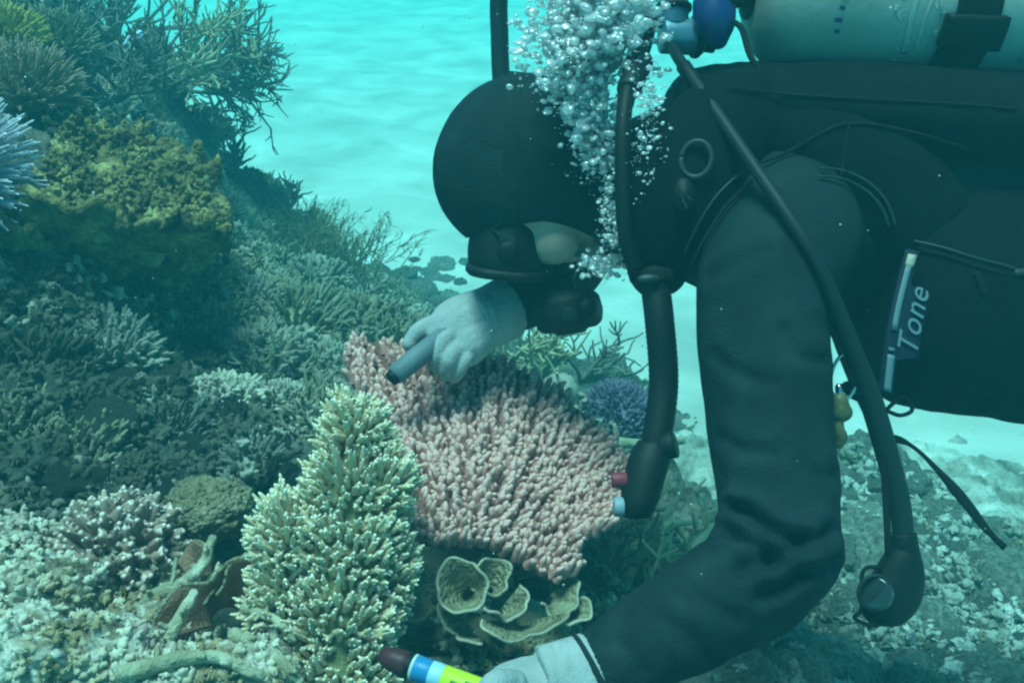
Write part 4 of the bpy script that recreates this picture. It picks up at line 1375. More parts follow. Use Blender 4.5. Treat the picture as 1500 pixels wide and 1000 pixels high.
def body_disp(V, N):
    D = .0009 * fbm(V * 22, 3) + .0022 * fbm(V * 7 + 3, 2)
    for pts, amp, w in FOLDS:
        c = catmull([V[np.argmin(((V - q) ** 2).sum(1))] for q in pts], 26)
        dd = np.full(len(V), 9.0)
        for q in c:
            dd = np.minimum(dd, np.linalg.norm(V - q, axis=1))
        # depth in the groove is measured from the curve's neighbourhood; ridges on both sides
        m = dd < .05
        if m.any():
            D[m] += -1.8 * amp * np.exp(-(dd[m] / (w * .7)) ** 2) + amp * 1.0 * np.exp(-((dd[m] - .014) / w) ** 2)
    return D
bv, bf = remesh(body.get(), .0046, 8, body_disp)
bo = part("body", (bv, bf), [M['suit'], M['skin']], person, label="dark grey neoprene wetsuit with hood, bare cheeks and mouth")
fc = np.array([bv[list(q)].mean(0) for q in bf]) - HC
lx, ly, lz = fc @ HX, fc @ HY, fc @ HZ
face = (ly > .0) & (ly < .125) & ((lx / .078) ** 2 + ((lz + .014) / .094) ** 2 < 1)
bo.data.polygons.foreach_set("material_index", face.astype(np.int32))

# hood seam and face edge, cuffs of the suit
th = np.linspace(0, 2 * math.pi, 60, endpoint=False)
def head_pt(u, k=1.0):
    x, y, z = u
    a_ = .083 * (1 - .16 * max(0, -z) ** 1.5)
    b_ = (.104 if y > 0 else .116) * (1 - .12 * max(0, -z))
    c_ = .114 if z > 0 else .120
    return Hp(x * a_ * k, (y * b_ + max(0, -z - .2) * .022) * k, z * c_ * k)
nh = 96
G = np.zeros((nh, 26, 3))
for i, t in enumerate(np.linspace(0, 2 * math.pi, nh, endpoint=False)):
    x, z = .067 / .080 * math.cos(t), (-.012 + .080 * math.sin(t)) / .117
    e = nrm([x, math.sqrt(max(.02, 1 - x * x - z * z)), z])
    bk = np.array([0, -1.0, 0])
    w = math.acos(max(-1, min(1, float(e @ bk))))
    for j, s_ in enumerate(np.linspace(0, .985, 26)):
        u = (math.sin((1 - s_) * w) * e + math.sin(s_ * w) * bk) / math.sin(w)
        G[i, j] = head_pt(nrm(u), 1.0)
fl = G.reshape(-1, 3)
G = G + (fbm(fl * 16, 3) * .0016).reshape(nh, 26)[..., None] * nrm(G - HC)
HOODG = G
part("hood", sheet(G, .0045, True), M['suit'], person)
def head_arc(fn, n=26, r=.0012, m='suit_dark', name="hood_seam"):
    hs = G.reshape(-1, 3)
    pts = np.array([hs[np.argmin(((hs - fn(t)) ** 2).sum(1))] + .0022 * nrm(fn(t) - HC) for t in np.linspace(0, 1, n)])
    pts = np.array([pts[max(0, k - 2):k + 3].mean(0) for k in range(n)])
    part(name, tube(pts, r, 5), M[m], person)
head_arc(lambda t: Hp(-.085, -.045 + .02 * math.sin(t * 3), .10 - .19 * t))
# near cuff ring
def ring_at(c, axis, r, tr, name, m, parent, sides=28, flat=1.0):
    B = basis(axis)
    pts = [c + B[0] * math.cos(a) * r + B[1] * math.sin(a) * r * flat for a in np.linspace(0, 2 * math.pi, sides + 1)]
    return part(name, tube(pts, tr, 6, rnd=False), M[m], parent)
ring_at(P(868, 988, .860), P(884, 980, .862) - P(850, 998, .858), .0352, .0035, "suit_cuff", 'suit', person)

# eyes behind the mask
for s in (-1, 1):
    part("eye", ellipsoid(Hp(s * .031, .088, .008), np.eye(3) * .012, 2), M['glove'], person)

# ---- gloves ---------------------------------------------------------------
def glove(label, palm, fingers, cuffp, cuffr, disp_seed, creases=()):
    a = Acc()
    for pts, rad, fl in palm:
        a.add(tube(pts, rad, 18, 14, flat=fl))
    for pts, rad in fingers:
        a.add(tube(pts, rad, 12, 14))
    a.add(tube(cuffp, cuffr, 24, 12, rnd=False))
    def dz(V, N):
        D = .0012 * fbm(V * 55 + disp_seed, 3)
        for pts, amp, w in creases:
            c = catmull(pts, 24)
            dd = np.full(len(V), 9.0)
            for q in c:
                dd = np.minimum(dd, np.linalg.norm(V - q, axis=1))
            D += -amp * np.exp(-(dd / w) ** 2) + amp * .6 * np.exp(-((dd - .009) / w) ** 2)
        return D
    return part("glove", remesh(a.get(), .0019, 4, dz), M['glove'], person, label=label)

HD = 1.235
far_palm = [([P(738, 456, 1.262), P(705, 468, 1.245), P(672, 483, 1.225), P(655, 492, 1.215)], [.036, .040, .041, .034], (.80, nrm(np.array([.3, -.6, .5])))),
            ([P(705, 480, 1.24), P(678, 505, 1.215), P(662, 515, 1.205)], [.030, .030, .022], None)]
far_fingers = [([P(657, 472, 1.225), P(634, 474, 1.212), P(610, 488, 1.205), P(598, 506, 1.20)], [.0125, .0115, .0105, .009]),
               ([P(662, 490, 1.205), P(645, 503, 1.185), P(640, 524, 1.185), P(641, 538, 1.20)], [.0125, .0115, .0105, .009]),
               ([P(674, 505, 1.205), P(661, 520, 1.182), P(655, 538, 1.185), P(650, 549, 1.20)], [.012, .0110, .010, .0085]),
               ([P(690, 514, 1.21), P(678, 530, 1.19), P(670, 545, 1.19), P(664, 553, 1.20)], [.011, .010, .009, .0078]),
               ([P(700, 478, 1.27), P(668, 488, 1.285), P(642, 500, 1.275), P(622, 512, 1.255)], [.014, .0125, .0115, .010])]
glove("pale grey glove on the far hand gripping the dark tool", far_palm, far_fingers, [P(694, 473, 1.24), P(716, 464, 1.252), P(742, 452, 1.268)], [.038, .0385, .041], 3,
      [([P(700, 438, 1.23), P(712, 458, 1.215), P(722, 485, 1.22)], .002, .0035)])
near_palm = [([P(830, 1004, .856), P(790, 1012, .850), P(755, 1022, .842), P(735, 1030, .838)], [.036, .038, .038, .032], (.72, nrm(np.array([.1, .3, .9]))))]
near_fingers = [([P(752, 1002, .815), P(728, 1000, .80), P(712, 1018, .798), P(716, 1040, .81)], [.0125, .0115, .0105, .009]),
                ([P(752, 1022, .806), P(724, 1030, .793), P(712, 1050, .80), P(722, 1066, .815)], [.0125, .0115, .0105, .009]),
                ([P(758, 1045, .806), P(734, 1058, .796), P(724, 1078, .806), P(738, 1090, .82)], [.012, .011, .010, .0085]),
                ([P(772, 1066, .81), P(752, 1082, .803), P(744, 1098, .812), P(756, 1108, .824)], [.011, .010, .009, .0078]),
                ([P(800, 1000, .882), P(762, 1000, .892), P(735, 1012, .886), P(718, 1022, .872)], [.0145, .013, .0115, .010])]
glove("pale ribbed glove cuff on the near hand at the bottom edge", near_palm, near_fingers, [P(800, 1010, .852), P(835, 1000, .856), P(872, 986, .861)], [.0375, .0375, .0365], 8,
      [([P(795, 950, .84), P(800, 985, .815), P(806, 1020, .81)], .0024, .0032), ([P(812, 946, .845), P(818, 980, .818), P(824, 1018, .815)], .0024, .0032), ([P(778, 955, .84), P(782, 990, .812), P(786, 1020, .81)], .0015, .004)])

# ---- dive mask --------------------------------------------------------------
mask = thing("dive_mask", "black dive mask on the diver's face, lens facing down", "dive mask", Hp(0, .10, .012))
secs = []
for y, sxw, szw in ((.045, .062, .043), (.075, .072, .048), (.098, .078, .050), (.114, .079, .048), (.121, .074, .044)):
    secs.append((Hp(0, y, .014), HX * sxw, HZ * szw))
part("skirt", loft(secs, 36, 14), M['rubber'], mask)
part("frame", tube([Hp(.077 * math.copysign(abs(math.cos(a)) ** .6, math.cos(a)), .121, .014 + .044 * math.copysign(abs(math.sin(a)) ** .6, math.sin(a))) for a in np.linspace(0, 2 * math.pi, 49)], .0065, 8, rnd=False), M['rubber'], mask)
for s in (-1, 1):
    part("lens", loft([(Hp(s * .036, .1220, .013), HX * .031, HZ * .036), (Hp(s * .036, .1255, .013), HX * .030, HZ * .035)], 28), M['glassdark'], mask)
strap = []
hood_s = HOODG.reshape(-1, 3)
for a in np.linspace(-2.62, 2.62, 60):
    strap.append(Hp(.096 * math.sin(a), -.150 * math.cos(a) + .002, .020 + .012 * math.cos(a)))
snap = []
for q in strap:
    i = np.argmin(((hood_s - q) ** 2).sum(1))
    snap.append(hood_s[i] + .004 * nrm(hood_s[i] - HC))
snap = np.array([np.array(snap)[max(0, k - 3):k + 4].mean(0) for k in range(60)])
snap[:2] = [Hp(-.076, .100, .014), Hp(-.084, .075, .016)]
snap[-2:] = [Hp(.084, .075, .016), Hp(.076, .100, .014)]
G = np.stack([snap + HZ * w for w in (-.010, -.004, .004, .010)], 1)
part("strap", sheet(G, .0022), M['suit'], mask)
for s in (-1, 1):
    part("buckle", ellipsoid(Hp(s * .080, .092, .014), HB * np.array([[.006], [.014], [.014]]), 2), M['rubber'], mask)

# ---- scuba tank ---------------------------------------------------------------
TA = nrm(DX + DB * -.02 + FWD * .06)
T0 = P(1098, -10, 1.145)
tank = thing("scuba_tank", "weathered pale grey-green scuba tank strapped to the diver's back at the top right", "scuba tank", T0 + TA * .33)
prof = [(0.000, .030), (.004, .050), (.014, .068), (.030, .082), (.052, .0895), (.09, .091), (.60, .091), (.64, .089), (.655, .080)]
part("cylinder", tube([T0 + TA * t for t, _ in prof], [r for _, r in prof], 56, rnd=False), M['tank'], tank)
part("boot", cyl(T0 + TA * .60, T0 + TA * .665, .0945, sides=48), M['rubber'], tank)
valve = part("valve", cyl(T0 - TA * .045, T0 + TA * .004, .0165, .019), M['chrome'], tank)
VC = T0 - TA * .035
part("valve_body", cyl(VC - DA * .035, VC + DA * .045, .0145), M['chrome'], tank)
part("valve_knob", cyl(VC - DA * .035 + DB * .0, VC - DA * .066, .0205, sides=18), M['rubber'], tank)
part("neck_ring", cyl(T0 - TA * .006, T0 + TA * .006, .030), M['rubber'], tank)
# worn paint scuffs and stamped marks on the shoulder
pr = np.random.default_rng(601)
def on_tank(t, ang, r=.0913):
    s = nrm(-DA * math.cos(ang) - DB * math.sin(ang))
    return T0 + TA * t + s * r, s
TBase = nrm(np.cross(TA, [0, 0, 1.0]))
def tpatch(t0, t1, a0, a1, th, mname, name, n=14, wob=0.0):
    G = []
    for u in np.linspace(0, 1, n):
        row = []
        for w in np.linspace(0, 1, 10):
            t = t0 + (t1 - t0) * u + wob * math.sin(w * 7)
            an = a0 + (a1 - a0) * w
            s1 = -DA - TA * (-DA @ TA)
            s1 = nrm(s1)
            s2 = nrm(np.cross(TA, s1))
            sgn = 1 if s2 @ DB < 0 else -1
            s = math.cos(an) * s1 + math.sin(an) * s2 * sgn
            row.append(T0 + TA * t + s * (.0912 + th / 2 + .0006))
        G.append(row)
    return part(name, sheet(G, th), M[mname], tank)
tpatch(.206, .256, -1.4, .95, .003, 'web', "cam_band")
tpatch(.194, .262, .25, .62, .014, 'rubber', "cam_buckle")
tpatch(.198, .252, .55, 1.1, .006, 'web', "cam_band_end")
for (a_, b_, c_, d_) in ((.158, .164, -.75, .80), (.174, .178, -.5, .85), (.186, .189, -.9, .3)):
    tpatch(a_, b_, c_, d_, .0006, 'scuff', "paint_scratch", wob=.004)
for k in range(26):
    t, an = pr.uniform(.135, .195), pr.uniform(-.2, .9)
    tpatch(t, t + pr.uniform(.002, .007), an, an + pr.uniform(.02, .07), .0006, 'scuff', "paint_chip", n=3)
for k in range(9):
    t = .070 + .0 * k
    tpatch(.072 + pr.uniform(0, .004), .080 + pr.uniform(0, .004), -.62 + k * .14, -.57 + k * .14, .0005, 'navy', "stamped_mark", n=3)
tpatch(.300, .312, -.8, .86, .0008, 'sticker', "label_edge")
tpatch(.316, .43, -.8, .80, .0007, 'navy', "label_field")
for k in range(9):
    tpatch(.322, .425, -.62 + k * .155, -.55 + k * .155, .0012, 'sticker', "label_line", n=4)

# ---- buoyancy vest ---------------------------------------------------------------
vest = thing("buoyancy_vest", "black buoyancy vest around the diver's back, shoulder and waist", "dive vest", P(1300, 470, 1.2))
a = Acc()
a.add(loft([ell(985, 150, 1.20, .08, .02), ell(1010, 152, 1.20, .13, .040), ell(1100, 158, 1.20, .18, .055), ell(1250, 168, 1.20, .20, .062), ell(1400, 180, 1.20, .20, .066), ell(1550, 195, 1.20, .19, .062), ell(1640, 208, 1.20, .15, .03)], 36, 30))
part("bladder", remesh(a.get(), .007, 8, lambda V, N: .004 * fbm(V * 12, 3) + .003 * fbm(V * 30 + 5, 2)), M['vest'], vest)
a = Acc()
a.add(tube([P(1120, 165, 1.08), P(1050, 200, 1.035), P(1005, 275, 1.02), P(975, 345, 1.03), P(962, 400, 1.045)], [.050, .058, .060, .052, .034], 26, 26, flat=(.62, FWD * .8 + UP * .1)))
a.add(tube([P(1120, 175, 1.07), P(1200, 205, 1.045), P(1290, 260, 1.04), P(1350, 330, 1.05)], [.045, .052, .058, .06], 22, 20, flat=(.6, FWD)))
part("shoulder_panel", remesh(a.get(), .006, 6, lambda V, N: .003 * fbm(V * 18, 3)), M['vest'], vest)
a = Acc()
a.add(loft([(P(1262, 500, 1.12), FWD * .02, UP * .02), (P(1285, 455, 1.10), FWD * .075, UP * .092), (P(1335, 440, 1.095), FWD * .10, UP * .120), (P(1440, 440, 1.095), FWD * .105, UP * .130), (P(1560, 455, 1.10), FWD * .10, UP * .130), (P(1640, 460, 1.13), FWD * .06, UP * .10)], 36, 30))
part("waist_pocket", remesh(a.get(), .006, 5, lambda V, N: .0035 * fbm(V * 14 + 8, 3) + .002 * fbm(V * 34, 2)), M['vest'], vest)
# what the eye meets at a pixel on the dressed body, for seams and fittings that lie on it
_all = np.concatenate([bv] + [np.array([v.co[:] for v in o.data.vertices]) + wloc(vest) for o in vest.children])
_q = _all - CAM
_d = _q @ FWD
_x = 750 + F * (_q @ RIGHT) / _d
_y = 500 - F * (_q @ UP) / _d
def on_suit(px, py, lift=.001):
    m = np.nonzero((abs(_x - px) < 9) & (abs(_y - py) < 9))[0]
    d = _d[m].min() if len(m) else 1.0
    return P(px, py, d - lift)
def seam(name, pts, r, m, n=18, lift=.0005, sides=6):
    c = catmull([(x, y, 0) for x, y in pts], n)
    w = np.array([on_suit(q[0], q[1], lift) for q in c])
    w = np.array([w[max(0, k - 1):k + 2].mean(0) for k in range(n)])
    return part(name, tube(w, r, sides), M[m], vest)
for off in (0, 11):
    seam("armhole_piping", [(1195 + off * .3, 257 - off), (1235 + off * .5, 262 - off), (1270 + off * .7, 280 - off * .8), (1292 + off * .8, 305 - off * .5), (1303 + off * .8, 335 - off * .3)], .0016, 'piping')
seam("chest_seam", [(1010, 395), (1035, 345), (1065, 300), (1105, 262)], .0022, 'web')
seam("chest_seam", [(1002, 372), (1022, 330), (1050, 286), (1088, 250)], .0012, 'piping')
seam("pocket_seam", [(1335, 352), (1380, 362), (1430, 378), (1470, 388), (1500, 398)], .0013, 'piping')
seam("pocket_seam", [(1340, 362), (1385, 374), (1430, 390), (1475, 402)], .0012, 'web')
seam("back_seam", [(1110, 240), (1150, 225), (1195, 200), (1245, 180), (1330, 192), (1430, 222)], .0018, 'web', 26)
seam("back_seam", [(1245, 180), (1240, 205), (1236, 235), (1232, 258)], .0015, 'web')
seam("bladder_seam", [(1060, 128), (1150, 138), (1280, 146), (1400, 152), (1495, 160)], .0016, 'web', 26)
seam("pull_tab", [(1428, 398), (1436, 415), (1442, 432)], .004, 'web', 6)
seam("zip_pull", [(1486, 400), (1504, 397)], .0035, 'piping', 4)
# d-rings and patch on the shoulder
def torus(c, axis, R, r, name, m, parent, sq=1.0):
    B = basis(axis)
    pts = [c + B[0] * math.cos(t) * R + B[1] * math.sin(t) * R * sq for t in np.linspace(0, 2 * math.pi, 33)]
    return part(name, tube(pts, r, 8, rnd=False), M[m], parent)
torus(on_suit(1020, 233, .004), FWD + RIGHT * .3, .015, .0028, "shoulder_ring", 'piping', vest, 1.2)
part("shoulder_buckle", loft([(on_suit(1002, 286, 0), RIGHT * .012, UP * .018), (on_suit(1002, 286, .007), RIGHT * .011, UP * .017)], 20), M['rubber'], vest)
for k, (x, y) in enumerate(((996, 285), (1003, 300), (1008, 288), (1000, 294))):
    part("buckle_slot", tube([on_suit(1002, 286, .008) + P(x, y, 1) - P(1002, 286, 1), on_suit(1002, 286, .008) + P(x + 5, y + 6, 1) - P(1002, 286, 1)], .0010, 5), M['piping'], vest)
# pocket stripe with lettering: blue patch, pale stripe and word along it
S0, S1 = P(1292, 572, .978), P(1330, 370, .985)
SD = nrm(S1 - S0)
SN = nrm(np.cross(SD, RIGHT))
SN = SN if SN @ FWD < 0 else -SN
SW = np.cross(SN, SD)
SW = SW if SW[0] > 0 else -SW
L_ = np.linalg.norm(S1 - S0)
def stripe_pt(t, w, lift):
    curve = .006 * math.sin(t * math.pi)
    return S0 + SD * L_ * t + SW * (w + curve * -1) + SN * (lift + .006 * math.sin(t * math.pi))
G = [[stripe_pt(t, w, .0) for w in np.linspace(-.003, .031 if .24 < t < .76 else .010, 8)] for t in np.linspace(-.02, 1.02, 26)]
part("logo_patch", sheet(G, .005), M['blueback'], vest)
for t0, t1, w0, w1 in ((.0, .255, 0, .007), (.285, .305, 0, .006), (.43, .90, 0, .0055), (.90, .985, -.001, .0075)):
    G = [[stripe_pt(t, w, .0042) for w in np.linspace(w0, w1, 3)] for t in np.linspace(t0, t1, 10)]
    part("reflective_stripe", sheet(G, .0016), M['reflect'] if t1 < .95 else M['cup_rim'], vest)
fcv = bpy.data.curves.new("logo_text", 'FONT')
fcv.body = "Tone"
fcv.size = .030
fcv.shear = .35
fcv.extrude = .0006
fcv.space_character = 1.08
to = bpy.data.objects.new("logo_text", fcv)
COL.objects.link(to)
dg = bpy.context.evaluated_depsgraph_get()
tm = bpy.data.meshes.new_from_object(to.evaluated_get(dg))
bpy.data.objects.remove(to)
tv = np.array([v.co[:] for v in tm.vertices])
tf = [tuple(p.vertices) for p in tm.polygons]
bpy.data.meshes.remove(tm)
wtx = np.zeros_like(tv)
for i, (x, y, z) in enumerate(tv):
    t = .27 + x / L_
    wtx[i] = stripe_pt(t, .0285 - y, .0048 + z)
part("logo_lettering", (wtx, tf), M['reflect'], vest, smooth=False)

# inflator: corrugated hose from the shoulder with a two-button inflator head
infl = [P(958, 405, 1.02), P(966, 470, 1.01), P(972, 560, 1.01), P(962, 640, 1.00), P(950, 690, .995)]
path = catmull(infl, 90)
rad = .0152 + .0003 * np.cos(np.arange(90) * math.pi)
part("inflator_hose", tube(path, rad, 18), M['rubber'], vest)
head = part("inflator_head", loft([(P(956, 645, .995), RIGHT * .015, FWD * .015), (P(952, 668, .99), RIGHT * .021, FWD * .018), (P(944, 700, .985), RIGHT * .021, FWD * .019), (P(936, 735, .98), RIGHT * .019, FWD * .018), (P(932, 756, .98), RIGHT * .015, FWD * .014)], 22, 18), M['rubber'], vest)
part("inflate_button", cyl(P(918, 703, .983), P(896, 703, .983), .0085, .0078, 18), M['red'], head)
part("deflate_button", cyl(P(914, 742, .978), P(899, 742, .978), .0105, .0095, 18), M['grey'], head)
part("mouthpiece", cyl(P(968, 655, .99), P(990, 650, .985), .013, .014, 18), M['rubber'], head)
part("hose_clamp", cyl(P(958, 398, 1.02), P(960, 416, 1.018), .0205, .0205, 22), M['web'], vest)
part("clamp_label", loft([(P(950, 408, .998), RIGHT * .012, UP * .0045), (P(950, 408, .994), RIGHT * .011, UP * .004)], 16), M['piping'], vest)
# low-pressure hose for the inflator, down the front of the shoulder
lp = part("supply_hose", tube([P(955, 20, 1.10), P(944, 70, 1.06), P(925, 110, 1.02), P(914, 170, .99), P(912, 260, .985), P(916, 340, .99), P(930, 390, 1.0)], [.0075, .0075, .0078, .0080, .0080, .0080, .0075], 14, 46), M['rubber'], vest)
part("hose_ferrule", cyl(P(938, 88, 1.035), P(920, 134, 1.005), .0145, .0125, 18), M['rubber_soft'], lp)
part("hose_nut", cyl(P(920, 132, 1.006), P(916, 152, .998), .0095, .009, 8), M['rubber'], lp)
# waist strap end hanging free, and bungee loop
def strip(pts, w, th, name, m, parent, n=26, side=RIGHT):
    c = catmull(pts, n)
    t, N, B = frames(c)
    s = nrm(np.cross(t, FWD))
    w = np.interp(np.linspace(0, 1, n), np.linspace(0, 1, len(w)), w) if not np.isscalar(w) else np.full(n, w)
    G = np.stack([c + s * w[:, None] * k for k in (-.5, 0, .5)], 1)
    return part(name, sheet(G, th), M[m], parent)
strip([P(1290, 640, 1.02), P(1320, 645, 1.02), P(1345, 660, 1.02), P(1375, 690, 1.02), P(1410, 730, 1.02), P(1445, 775, 1.02), P(1472, 802, 1.02)], [.006, .009, .004, .004, .006, .011, .010, .006, .007], .002, "loose_strap", 'web', vest)
part("bungee_loop", tube([P(1298, 600, 1.0), P(1320, 582, 1.0), P(1333, 590, 1.0), P(1335, 602, 1.0), P(1318, 608, 1.0), P(1300, 602, 1.0)], .0022, 7, 30), M['web'], vest)
strip([P(1215, 440, .985), P(1240, 510, .985), P(1262, 565, .985), P(1285, 615, .99)], .020, .003, "harness_strap", 'web', vest)
part("strap_buckle", loft([(P(1256, 574, .982), RIGHT * .016 - UP * .008, UP * .008 + RIGHT * .004), (P(1256, 574, .974), RIGHT * .015 - UP * .007, UP * .007 + RIGHT * .004)], 18), M['rubber'], vest)
part("buckle_glint", cyl(P(1250, 569, .972), P(1258, 575, .972), .003, .003, 10), M['scuff'], vest)  # highlight modelled as a pale pin in the scuff colour

# snap clip with yellow-green whistle beside the elbow
clip = thing("snap_clip", "steel snap clip with a small yellow-green whistle hanging beside the near upper arm", "clip", P(1232, 565, .965))
torus(P(1237, 552, .965), FWD + RIGHT * .4, .0125, .0018, "gate_ring", 'chrome', clip, 1.9)
part("hook", tube([P(1232, 500, .967), P(1238, 520, .966), P(1244, 532, .966)], .0018, 7, 8), M['chrome'], clip)
part("swivel", tube([P(1229, 566, .966), P(1230, 580, .966)], .004, 10), M['chrome'], clip)
part("whistle", remesh(Acc().add(tube([P(1229, 584, .966), P(1231, 600, .966)], [.0085, .010], 14, 6)).add(ellipsoid(P(1232, 604, .966), np.diag([.0115, .009, .010]), 3)).get(), .0015, 3), M['whistle'], clip)
part("lanyard", tube([P(1230, 612, .966), P(1228, 628, .966), P(1232, 640, .966), P(1229, 652, .966)], [.004, .006, .0065, .004], 8, 12), M['whistle'], clip)

# ---- regulator: first stage, hoses, second stage, console ------------------------------------
FS = P(1012, 55, 1.13)
reg = thing("regulator", "scuba regulator with first stage on the tank valve and black hoses to mouthpiece and console", "regulator", FS)
part("first_stage", cyl(P(968, 52, 1.125), P(1030, 55, 1.13), .0205, .0205, 24), M['teal_plate'], reg)
part("first_stage_ring", cyl(P(1014, 54, 1.129), P(1024, 54, 1.13), .0245, .0245, 24), M['rubber'], reg)
part("yoke", cyl(P(1026, 55, 1.13), P(1048, 58, 1.132), .016, .016, 20), M['chrome'], reg)
part("turret", cyl(P(985, 40, 1.125), P(986, -10, 1.125), .0185, .0175, 22), M['teal_plate'], reg)
part("turret_band", cyl(P(986, 18, 1.125), P(986, 8, 1.125), .0215, .0215, 22), M['rubber'], reg)
part("dust_cap", loft([(P(1050, 60, 1.10), RIGHT * .012, UP * .010), (P(1047, 40, 1.10), RIGHT * .022, FWD * .020), (P(1046, 10, 1.10), RIGHT * .024, FWD * .022), (P(1046, -25, 1.10), RIGHT * .020, FWD * .018)], 20, 12), M['bluemetal'], reg)
part("cap_tether", tube([P(1062, 30, 1.095), P(1085, 40, 1.085), P(1098, 80, 1.075), P(1115, 105, 1.07)], .0035, 8, 14), M['web'], reg)
SSC = Hp(-.022, .160, -.066)
SZ = nrm(HY * .95 - HZ * .25 - FWD * .18)
ss = part("second_stage", tube([SSC - SZ * .022, SSC - SZ * .012, SSC + SZ * .006, SSC + SZ * .020, SSC + SZ * .026], [.030, .041, .0435, .040, .032], 32, 16, rnd=False), M['rubber'], reg)
part("purge_cover", cyl(SSC + SZ * .024, SSC + SZ * .031, .023, .019, 28), M['rubber_soft'], ss)
part("mouthpiece", tube([Hp(0, .108, -.062), Hp(0, .124, -.060), SSC - SZ * .015], [.020, .017, .020], 16, 8, flat=(.7, HZ)), M['rubber_soft'], ss)
part("exhaust_tee", tube([SSC - HX * .052 - HZ * .022 - SZ * .012, SSC - HX * .02 - HZ * .026 - SZ * .006, SSC + HX * .02 - HZ * .026 - SZ * .006, SSC + HX * .052 - HZ * .022 - SZ * .012], [.012, .016, .016, .012], 16, 14), M['rubber'], ss)
part("adjust_knob", cyl(SSC - HX * .036, SSC - HX * .052, .0105, .0095, 16), M['rubber_soft'], ss)
part("supply_hose", tube([SSC + HX * .036, SSC + HX * .075 - HZ * .005, P(790, 370, 1.40), P(752, 260, 1.42), P(737, 150, 1.41), P(732, 60, 1.40), P(735, -30, 1.38), P(780, -130, 1.33), P(880, -160, 1.24), P(970, -90, 1.17), P(986, -12, 1.125)], .0128, 18, 70), M['rubber_soft'], reg)
gh = part("gauge_hose", tube([P(985, 70, 1.11), P(1000, 95, 1.06), P(1050, 165, 1.0), P(1105, 245, .96), P(1160, 325, .93), P(1205, 400, .925), P(1240, 490, .945), P(1272, 575, .965), P(1298, 660, .975), P(1318, 740, .98), P(1326, 815, .98)], [.0064] * 6 + [.0090, .0115, .0115, .0110, .0100], 14, 80), M['rubber_soft'], reg)
part("hose_crimp", cyl(P(1001, 97, 1.058), P(1018, 121, 1.037), .0085, .008, 12), M['rubber'], gh)
part("hose_sleeve", cyl(P(1322, 780, .98), P(1326, 815, .98), .0135, .0150, 16), M['rubber'], gh)
strip([P(1287, 600, .966), P(1295, 690, .97), P(1299, 760, .972), P(1301, 812, .975)], .006, .003, "retainer_cord", 'web', reg)
con = part("console", remesh(Acc().add(loft([(P(1324, 795, .98), RIGHT * .012, FWD * .012), (P(1322, 812, .98), RIGHT * .018, FWD * .016), (P(1316, 840, .98), RIGHT * .026, FWD * .018), (P(1306, 872, .98), RIGHT * .031, FWD * .019), (P(1300, 898, .98), RIGHT * .026, FWD * .017), (P(1297, 914, .98), RIGHT * .015, FWD * .012)], 24, 20)).get(), .003, 3), M['rubber'], reg)
part("gauge_face", cyl(P(1284, 868, .958), P(1281, 868, .953), .017, .016, 22), M['glassdark'], con)
part("gauge_bezel", tube([P(1283, 868, .955) + RIGHT * math.cos(t) * .017 + UP * math.sin(t) * .017 for t in np.linspace(0, 2 * math.pi, 25)], .0018, 6, rnd=False), M['rubber_soft'], con)
part("console_cord", tube([P(1290, 830, .97), P(1268, 832, .965), P(1262, 850, .965), P(1270, 872, .96), P(1260, 895, .96), P(1252, 905, .962), P(1275, 915, .962), P(1296, 912, .965)], .0022, 6, 40), M['web'], con)

# ---- tool in the far hand, marker tube in the near hand ---------------------------------------
tl = thing("hand_tool", "blunt grey-blue tool gripped in the far glove over the pink coral", "tool", P(600, 530, 1.215))
part("grip", tube([P(672, 476, 1.215), P(640, 500, 1.190), P(610, 524, 1.175), P(583, 546, 1.165)], [.0120, .0125, .0132, .0128], 18, 14), M['tool'], tl)
part("tip", cyl(P(584, 545, 1.166), P(572, 556, 1.16), .0115, .009, 16), M['rubber'], tl)
mk = thing("marker_tube", "lime-labelled marker tube with dark red cap in the near hand at the bottom edge", "marker", P(650, 985, .85))
ax0, ax1 = P(562, 960, .875), P(800, 1048, .835)
def ap(t):
    return ax0 * (1 - t) + ax1 * t
part("cap", tube([ap(.02), ap(.06), ap(.13)], [.0090, .0108, .0112], 20, 8), M['darkred'], mk)
part("collar", cyl(ap(.128), ap(.185), .0100, .0100, 22), M['rubber'], mk)
part("clear_end", cyl(ap(.185), ap(.205), .0116, .0116, 24), M['sticker'], mk)
part("blue_band", cyl(ap(.205), ap(.30), .0114, .0114, 24, .02), M['blueband'], mk)
part("pale_band", cyl(ap(.30), ap(.375), .0114, .0114, 24, .02), M['whiteband'], mk)
lb = part("lime_label", cyl(ap(.375), ap(.80), .0114, .0114, 24, .02), M['lime'], mk)
part("tube_end", cyl(ap(.80), ap(1.0), .0108, .010, 22), M['rubber'], mk)
axd = nrm(ax1 - ax0)
n0 = nrm(-FWD - axd * (-FWD @ axd))
n1_ = np.cross(axd, n0)
def mk_text(word, t, size, ang):
    c = bpy.data.curves.new("t", 'FONT')
    c.body = word
    c.size = size
    o = bpy.data.objects.new("t", c)
    COL.objects.link(o)
    m_ = bpy.data.meshes.new_from_object(o.evaluated_get(bpy.context.evaluated_depsgraph_get()))
    bpy.data.objects.remove(o)
    tv = np.array([v.co[:] for v in m_.vertices])
    tf = [tuple(p.vertices) for p in m_.polygons]
    out = []
    sg = 1 if n1_ @ UP > 0 else -1
    for x, y, z in tv:
        a_ = ang + y / .0128
        out.append(ap(t) + axd * x + (n0 * math.cos(a_) + n1_ * sg * math.sin(a_)) * .0130)
    return np.array(out), tf
